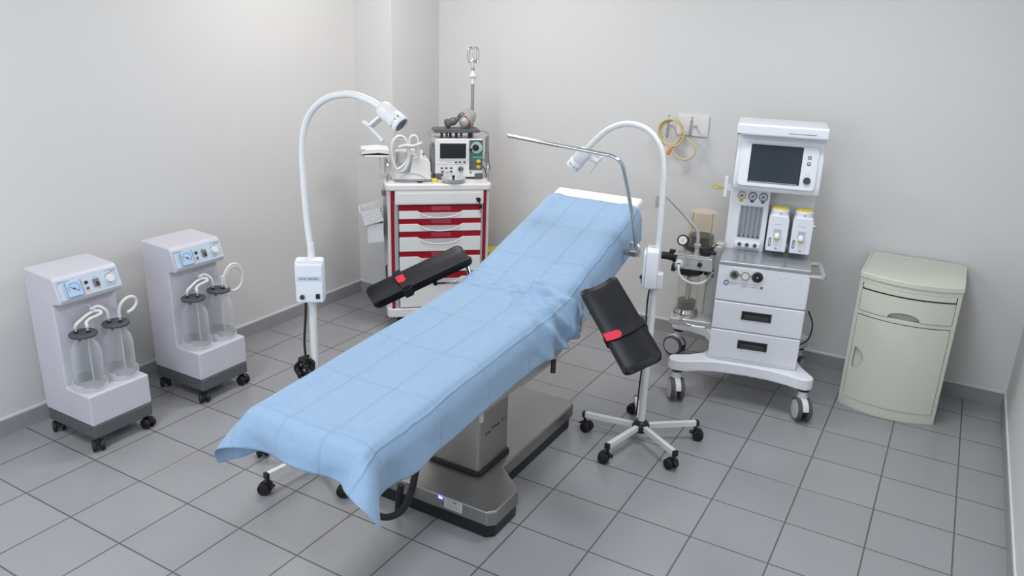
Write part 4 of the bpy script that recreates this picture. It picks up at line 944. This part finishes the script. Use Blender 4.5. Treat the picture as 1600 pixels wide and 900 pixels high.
# ------------------------------------------------------------------ emergency cart (local: x right along front, y back)
th = R(42)
t = thing('emergency_cart', 'white medical drawer cart with dark red trim in the corner by the pillar', 'cart', (.727, .991, 0), th)
CW, CD = .625, .44
MB().prism([(x+CW/2, y+CD/2) for x, y in rrect(CW+.016, CD+.02, .03)], (0, 0, .100), X, Y, Z*.058).build('base_tray', 'whitepaint', t, bev=.008)
for (x, y, a) in ((.11, .12, 3.5), (CW-.11, .12, 3.), (.11, CD-.07, 1.), (CW-.11, CD-.07, .5)): twin_caster(t, x, y, a, r=.036, top=.105)
MB().bb((.075, .004, .155), (.565, .42, .812)).build('carcass', 'redp', t)
for s, x0 in ((0, .004), (1, CW-.004)):
    k = 1 if s == 0 else -1
    MB().bb((x0, .01, .155), (x0+k*.030, .43, .905)).build('side_panel', 'whitepaint', t, bev=.004)
    MB().bb((x0+k*.018, -.004, .155), (x0+k*.036, .03, .905)).build('red_edge_strip', 'redp', t, bev=.004)
    MB().bb((x0+k*.037, -.001, .155), (x0+k*.062, .03, .825)).build('grey_corner_profile', 'satin', t, bev=.003)
ap = MB().bb((.045, -.012, .818), (.585, .40, .908)).build('top_drawer', 'offwhite', t, bev=.010, seg=3)
MB().bb((.062, -.0145, .828), (.568, -.011, .892)).build('drawer_face', 'offwhite', ap, bev=.002)
def cart_drawer(z0, z1, zr):
    """z0..z1 white face, red band above to zr, scooped handle in the middle"""
    x0, x1, hx0, hx1 = .070, .570, .180, .458; dip = .032
    d = MB().prism([(x0, z0), (x1, z0), (x1, z1), (hx1, z1), (hx1-.02, z1-.012), (hx0+.02, z1-.012), (hx0, z1), (x0, z1)], (0, -.008, 0), X, Z, Y*.25).build('drawer', 'offwhite', t, bev=.002)
    pts = [(hx0+.02+(hx1-hx0-.04)*i/14, z1-.012-dip*math.sin(PI*i/14)**.55) for i in range(15)]
    MB().prism([(x, z) for x, z in pts], (0, -.010, 0), X, Z, Y*.004).build('handle_scoop', 'wheelgrey', d)
    MB().tube([(x, -.012, z) for x, z in pts], .0035, 8, 2).build('handle_lip', 'whitepaint', d)
    MB().bb((x0, -.003, z1), (x1, .10, zr)).bb((hx0+.02, -.002, z1-.012), (hx1-.02, .05, z1+.001)).build('red_band', 'redp', d)
    MB().bb((.265, -.0045, z1+.002), (.385, -.003, zr-.002)).build('card_window', clear_red, d)
clear_red = mat('clear_label_holder', (.42, .05, .08), .15)
for z0, z1, zr in ((.733, .782, .812), (.654, .701, .731), (.528, .618, .650), (.395, .495, .524), (.165, .360, .391)): cart_drawer(z0, z1, zr)
lk = MB().cyl((.552, -.012, .848), (.552, -.022, .848), .013).bb((.535, -.024, .852), (.560, -.016, .862)).build('lock', 'black', t, bev=.002)
kb = MB().bb((.553, -.026, .795), (.572, -.016, .818)).cyl((.560, -.021, .818), (.556, -.021, .846), .003, seg=8).build('key_bow', 'black', lk, bev=.002)
MB().bb((.560, -.0225, .768), (.566, -.0205, .797)).build('key_blade', 'chrome', lk)
MB().prism([(x+CW/2, y+CD/2) for x, y in rrect(CW+.022, CD+.03, .03)], (0, 0, .905), X, Y, Z*.040).build('top_tray', 'whitepaint', t, bev=.010, seg=3)
for x, s in ((.012, -1), (CW-.006, 1)):
    MB().tube([(x, .06, .935), (x, .06, 1.00), (x+s*.0, .075, 1.045), (x, .12, 1.055), (x, .32, 1.055), (x, .36, 1.04), (x, .37, 1.0), (x, .37, .935)], .008, 10, 5).build('side_rail', 'chrome', t)
MB().bb((-.012, .17, .16), (.004, .20, .90)).build('bin_rail', 'satin', t, bev=.002)
MB().bb((-.022, .16, .84), (.0, .21, .87)).build('bin_bracket', 'midgrey', t, bev=.003)
# IV pole
px, py = .572, .40
iv = MB().cyl((px, py, .10), (px, py, 1.60), .0105).build('iv_pole', 'steel', t)
MB().lathe([(.014, 0), (.014, .035), (.024, .045), (.024, .055), (.014, .062), (.010, .085), (.007, .085)], (px, py, 1.50), Z, 20).build('pole_collar', 'whitepaint', iv)
MB().cyl((px, py, 1.58), (px, py, 1.70), .006).build('upper_rod', 'chrome', iv)
for k in range(4):
    a = k*PI/2+.4; d = Vector((math.cos(a), math.sin(a), 0)); b = Vector((px, py, 1.63))
    MB().tube([b+Z*.03, b+d*.025+Z*.0, b+d*.042+Z*.03, b+d*.040+Z*.075, b+d*.022+Z*.092, b+d*.008+Z*.08], .0032, 8).build('hook', 'chrome', iv)
# perforated bins hung on the cart's left side
def bin_(z0, h, dx, dy, wd, dp, tilt, lab):
    o_ = Matrix.Rotation(th, 4, 'Z')@Vector((-.012, .13, 0))
    b = thing('wire_basket', lab, 'basket', (.727+o_.x, .991+o_.y, z0), th, 'white perforated baskets')
    shell = MB(); q = [(-.0, 0), (-wd, 0), (-wd, 0), (0, 0)]
    t1 = .012
    def wall(a0, a1, b0, b1): shell.prism([(0, 0), (1, 0), (1, 1), (0, 1)], a0, Vector(a1)-Vector(a0), Vector(b0)-Vector(a0), b1)
    xl, xr = -wd, -.004
    shell.bb((xl, -dp/2, 0), (xr, -dp/2+.003, h)).bb((xl, dp/2-.003, 0), (xr, dp/2, h)).bb((xl, -dp/2, 0), (xl+.003, dp/2, h)).bb((xr-.003, -dp/2, 0), (xr, dp/2, h)).bb((xl, -dp/2, 0), (xr, dp/2, .003))
    sh = shell.build('basket_body', 'perf', b)
    MB().tube([(xl, -dp/2, h), (xr, -dp/2, h), (xr, dp/2, h), (xl, dp/2, h)], .003, 6, smooth=False, closed=True).build('basket_rim', 'whitepaint', b)
    b.rotation_euler = (0, tilt, th); return b
pm = bpy.data.materials.new('perforated_white_plastic'); pm.use_nodes = True; nt = pm.node_tree; bs_ = nt.nodes['Principled BSDF']
vo = nt.nodes.new('ShaderNodeTexVoronoi'); vo.inputs['Scale'].default_value = 50; vo.inputs['Randomness'].default_value = .5; tc = nt.nodes.new('ShaderNodeTexCoord'); nt.links.new(tc.outputs['Object'], vo.inputs['Vector'])
mr = nt.nodes.new('ShaderNodeMapRange'); mr.inputs[1].default_value = .30; mr.inputs[2].default_value = .36; nt.links.new(vo.outputs['Distance'], mr.inputs[0])
cr = nt.nodes.new('ShaderNodeMix'); cr.data_type = 'RGBA'; cr.inputs[6].default_value = (.67, .67, .67, 1); cr.inputs[7].default_value = (.72, .73, .74, 1); nt.links.new(mr.outputs[0], cr.inputs[0]); nt.links.new(cr.outputs[2], bs_.inputs['Base Color'])
ma = nt.nodes.new('ShaderNodeMapRange'); ma.inputs[3].default_value = .75; ma.inputs[4].default_value = .92; nt.links.new(mr.outputs[0], ma.inputs[0]); nt.links.new(ma.outputs[0], bs_.inputs['Alpha'])
M['perf'] = pm
bin_(.715, .088, 0, 0, .128, .19, R(-16), 'upper tilted white perforated basket on the left side of the cart')
bin_(.577, .118, 0, 0, .105, .17, R(-3), 'lower white perforated basket on the left side of the cart, below the tilted one')
tag(MB().tube([(.69, 1.10, .42), (.64, 1.09, .40), (.625, 1.10, .36), (.63, 1.12, .24), (.66, 1.16, .15)], .004, 8).build('power_cable', 'rubber'), 'thin black cable hanging left of the cart, below the baskets', 'cable')
def CP(x, y, z):
    v_ = Matrix.Rotation(th, 3, 'Z')@Vector((x, y, z)); return (v_.x+.727, v_.y+.991, v_.z)
# folded papers on a clip shelf
pp = thing('document_clip', 'folded white papers held in a steel clip beyond the cart top, left of the pump', 'papers', CP(-.02, .22, 1.06), th)
MB().bb((-.115, -.09, .022), (.045, .09, .034)).build('sheet_stack', 'paper', pp, bev=.002)
MB().prism([(-.115, .034), (-.02, .044), (.045, .036), (.045, .0395), (-.02, .049), (-.108, .039)], (0, -.085, 0), X, Z, Y*.17).build('folded_sheet', 'ink', pp)
MB().prism([(-.118, .040), (-.02, .050), (.045, .041), (.045, .064), (-.02, .071), (-.118, .063)], (0, -.088, 0), X, Z, Y*.176).build('top_sheet', 'paper', pp)
MB().tube([(-.10, -.09, .03), (-.122, -.09, .036), (-.125, -.09, .055), (-.112, -.09, .068), (-.095, -.09, .066)], .0025, 6).build('clip_wire', 'chrome', pp)
MB().bb((-.11, -.08, .018), (.045, .08, .026)).bb((-.012, -.01, -.13), (.0, .01, .02)).build('clip_shelf', 'offwhite', pp, bev=.002)
# defibrillator monitor
mt = thing('defibrillator_monitor', 'off-white defibrillator monitor with dark screen and green dial on the cart', 'monitor', CP(.305, .137, .947), th)
MB().prism([(x+.1475, y+.128) for x, y in rrect(.295, .235, .012)], (0, 0, 0), X, Z, Y*.19).build('casing', 'offwhite', mt, bev=.006, seg=3)
for x0 in (.0, .245): MB().bb((x0, -.006, 0), (x0+.05, .19, .036)).build('foot', 'greybase', mt, bev=.006)
MB().bb((.02, .02, .002), (.275, .18, .02)).build('base', 'black', mt)
MB().bb((.020, -.004, .118), (.205, .002, .228)).build('display_surround', 'whitepaint', mt, bev=.003)
sc_ = MB().bb((.028, -.006, .128), (.188, -.003, .219)).build('display', 'screen2', mt)
tl = MB().bb((.209, -.004, .055), (.292, .002, .240)).build('shock_panel', 'teal', mt, bev=.003)
MB().lathe([(.036, 0), (.036, .002), (.001, .0025)], (.253, -.004, .194), -Y, 32).build('dial_face', 'lightgreen', tl)
MB().lathe([(.020, 0), (.019, .010), (.001, .011)], (.247, -.006, .195), -Y, 24).bb((.245, -.020, .178), (.2485, -.016, .212)).build('selector_dial', 'black', tl)
MB().bb((.2455, -.0212, .190), (.248, -.019, .213)).build('dial_pointer', 'midgrey', tl)
MB().lathe([(.010, 0), (.009, .004), (.001, .004)], (.219, -.004, .180), -Y, 20).build('dark_button', 'navy', tl)
MB().bb((.230, -.0052, .128), (.289, -.0035, .141)).build('green_strip', 'greenbar', tl)
w = MB(); marks(w, (.262, -.0056, .1345), X, Z, .045, .006, 8, seed=61); w.build('printed_writing', 'lightgreen', tl)
for z in (.110, .076): 
    b_ = MB().prism([(x+.267, y+z) for x, y in rrect(.026, .021, .009)], (0, -.004, 0), X, Z, -Y*.004).build('orange_button' if z < .1 else 'yellow_button', 'orange' if z < .1 else 'yellow', tl, bev=.001)
for z in (.100, .072): MB().cyl((.224, -.004, z), (.224, -.006, z), .007, seg=14).build('red_mark', 'redstrip', tl)
for x, z in ((.0305, .068), (.058, .068), (.0885, .068), (.034, .046), (.0885, .046), (.118, .104), (.143, .104), (.170, .104)):
    MB().bb((x+.002, -.004, z-.004), (x+.017, .001, z+.004)).build('key', 'ink', mt, bev=.0006)
MB().bb((.052, -.0025, .041), (.086, -.001, .047)).build('key_label', 'wheelgrey', mt)
kk = MB().lathe([(.021, 0), (.021, .002), (.013, .002)], (.157, .0, .062), -Y, 28, False).build('volume_dial_ring', 'wheelgrey', mt)
MB().lathe([(.0135, 0), (.012, .012), (.001, .012)], (.157, .0, .062), -Y, 24).build('volume_dial', 'black', kk)
MB().bb((.1555, -.0135, .050), (.1585, -.0115, .074)).build('dial_mark', 'paper', kk)
MB().bb((.008, -.0008, .090), (.198, .0, .0915)).build('seam_line', 'inkl', mt)
MB().cyl((.220, .0, .040), (.220, -.002, .040), .007, seg=16).build('round_badge', 'midgrey', mt)
w = MB(); marks(w, (.088, -.0006, .104), X, Z, .03, .006, 6, seed=62); marks(w, (.045, -.0006, .099), X, Z, .012, .003, 4, seed=63); w.build('printed_caption', 'inkl', mt)
MB().bb((-.020, .03, .03), (.0, .15, .19)).bb((-.012, .05, .19), (.0, .12, .21)).build('side_module', 'midgrey', mt, bev=.004)
# top handle / paddles tray on short posts
MB().prism([(-.010, .294), (.0, .303), (.262, .303), (.278, .296), (.278, .288), (.262, .281), (.0, .281), (-.010, .288)], (0, .005, 0), X, Z, Y*.13).build('top_tray', 'greybase', mt, bev=.003)
for x in (.045, .075, .098, .135, .165, .215, .228):
    MB().lathe([(.006, .243), (.010, .248), (.007, .254), (.010, .260), (.007, .266), (.010, .272), (.007, .278), (.006, .284)], (x, .05, 0), Z, 14).build('tray_post', 'dark' if x not in (.075, .165) else 'chrome', mt)
MB().tube([(0, .02, .292), (-.03, .02, .290), (-.04, .02, .278), (-.025, .02, .262), (.02, .02, .258), (.05, .02, .262)], .0016, 6).build('left_lead', 'midgrey', mt)
MB().tube([(.278, .03, .293), (.305, .01, .290), (.326, .0, .276), (.320, -.01, .262)], .0016, 6).build('right_lead', 'dark', mt)
L_ = [(.318+.010*math.cos(k*.9), -.012+.010*math.sin(k*.9), .262-.0011*k) for k in range(0, 90)]
MB().tube(L_, .0028, 6, 2).build('coiled_lead', 'midgrey', mt)
MB().tube([(.318, -.012, .168), (.320, -.012, .12), (.327, -.012, .075)], .013, 12).lathe([(.006, -.02), (.014, -.012), (.015, .008), (.011, .02)], (.327, -.012, .07), Z, 14).build('paddle_handle', 'midgrey', mt)
MB().tube([(.295, .05, .10), (.300, .04, .075), (.318, .03, .045), (.325, .03, .0)], .0035, 8).build('side_lead', 'dark', mt)
# breathing bag & mask lying on the tray
bg = thing('breathing_bag', 'smoky grey breathing bag with mask lying on top of the monitor tray', 'breathing bag', CP(.305+.15, .137+.06, 1.2505), th)
MB().lathe([(.003, -.078), (.022, -.07), (.044, -.035), (.050, .0), (.044, .04), (.02, .07), (.004, .078)], (.055, .012, .058), Vector((.5, .75, .42)), 24).build('bag', 'bag', bg)
MB().lathe([(.024, -.012), (.029, -.006), (.029, .004), (.018, .022), (.012, .03), (.002, .03)], (-.072, -.02, .030), Vector((.9, .2, .2)), 22).build('mask', 'maskg', bg)
MB().tube([(-.055, -.015, .035), (-.03, -.01, .045), (-.005, -.008, .06), (.015, -.01, .075), (.04, -.012, .060)], lambda q: .019+.006*math.sin(q*9), 14).build('valve_neck', 'maskg', bg)
MB().tube([(.03, -.035, .075), (.05, -.04, .06), (.06, -.04, .035), (.062, -.035, .008)], .007, 10).build('red_strip', 'redstrip', bg)
# suction pump with coiled tube
pu = thing('portable_suction_pump', 'small white portable suction pump standing left of the monitor on the cart', 'pump', CP(.085, .12, .947), th)
MB().prism([(-.045, 0), (.192, 0), (.188, .105), (.178, .122), (.140, .132), (.085, .136), (.078, .135), (.064, .045), (.056, .038), (-.006, .038), (-.014, .046), (-.03, .16), (-.045, .16), (-.055, .05)], (0, .0, 0), X, Z, Y*.15).build('body', 'whitepaint', pu, bev=.006, seg=3)
MB().bb((-.02, .03, .038), (.068, .14, .10)).build('bottle_well', 'wheelgrey', pu, bev=.004)
MB().lathe([(.038, .09), (.040, .10), (.040, .14), (.044, .145), (.044, .165), (.034, .172), (.002, .174)], (.025, .07, 0), Z, 28).bb((.045, .04, .14), (.10, .1, .175)).build('bottle', 'whitepaint', pu, bev=.003)
MB().lathe([(.013, .125), (.013, .165), (.010, .172), (.002, .172)], (.138, .05, 0), Z, 18).bb((.108, .04, .13), (.118, .06, .165)).build('regulator_knob', 'whitepaint', pu)
MB().bb((.15, .042, .145), (.154, .046, .155)).bb((.144, .037, .144), (.147, .041, .156)).build('knob_mark', 'ink', pu)
MB().tube([(.005, -.002, .012), (.03, -.002, .030), (.06, -.002, .036), (.10, -.002, .034), (.135, -.002, .022), (.16, -.002, .006)], .0012, 5).build('curved_line', 'inkl', pu)
L_ = []
for k in range(46):
    a = R(70)+k*2*PI/18; ex = .056+.006*math.sin(k*.7); ez = .100+.010*math.cos(k*.5)
    L_.append((-.002+ex*math.cos(a)+.0002*k, -.024-.0003*k, .160+ez*math.sin(a)+.006*math.cos(a)))
L_ += [(.045, -.03, .12), (.058, -.03, .20), (.060, -.03, .245), (.078, -.03, .272), (.100, -.03, .265), (.110, -.03, .235), (.112, -.025, .17), (.112, -.015, .135)]
tubing('suction_tube', [CP(.085+x, .12+y, .947+z) for x, y, z in L_], .0085, 'long white tube coiled in front of the portable pump on the cart', 'white suction tubes', n=4)
tubing('suction_tube', [CP(.085+x, .12+y, .947+z) for x, y, z in ((-.005, -.045, .205), (.03, -.045, .215), (.07, -.043, .212), (.105, -.04, .218), (.135, -.04, .232))], .0085, 'short white tube end lying across the top of the coil on the cart', 'white suction tubes')
tubing('suction_tube', [CP(.085+x, .12+y, .947+z) for x, y, z in ((-.045, .0, .155), (-.040, .0, .22), (-.015, .0, .255), (.02, .0, .262), (.045, -.002, .235), (.055, -.004, .18), (.056, -.004, .135))], .0085, 'white tube arching behind the coil on the cart', 'white suction tubes')
tag(MB().tube([CP(.05, .07, .952), CP(.09, .05, .952), CP(.16, .045, .953), CP(.22, .05, .952), CP(.275, .065, .952)], .006, 8).build('lead_cable', 'midgrey'), 'grey cable lying along the front edge of the cart top before the pump', 'cable')
tag(MB().box(CP(.20, .035, .951), (.03, .012, .008), Matrix.Rotation(th, 3, 'Z')).build('small_clip', 'black', bev=.002), 'small black clip on the cart top before the pump', 'clip')
yc = tag(MB().lathe([(.020, 0), (.021, .006), (.019, .012), (.012, .014), (.010, .02), (.002, .021)], CP(.295, .065, .946), Z, 24).build('stopper', 'yellow'), 'small round yellow stopper on the cart top between pump and dish', 'stopper')
dsh = thing('grey_dish', 'shallow grey round dish with a black knob on the cart top', 'dish', CP(.405, .046, .946), th)
MB().lathe([(.002, .003), (.056, .003), (.066, .012), (.071, .026), (.075, .027), (.073, .018), (.062, .001), (.002, 0)], (0, 0, 0), Z, 40, False).build('bowl', 'dishgrey' if 0 else 'wheelgrey', dsh)
MB().lathe([(.014, 0), (.014, .006), (.007, .012), (.006, .022), (.009, .026), (.009, .036), (.002, .037)], (.0, 0, .004), Z, 20).build('knob', 'black', dsh)
# yellow container behind cart
yb_ = thing('sharps_bin', 'yellow container mostly hidden between the cart and the draped table', 'bin', (1.105, 1.632, 0), th)
MB().prism(rrect(.125, .125, .02), (0, 0, .0), X, Y, Z*.435).build('bin_body', 'yellow', yb_, bev=.004)
MB().prism(rrect(.13, .13, .02), (0, 0, .435), X, Y, Z*.03).build('bin_lid', 'yellow', yb_, bev=.006)
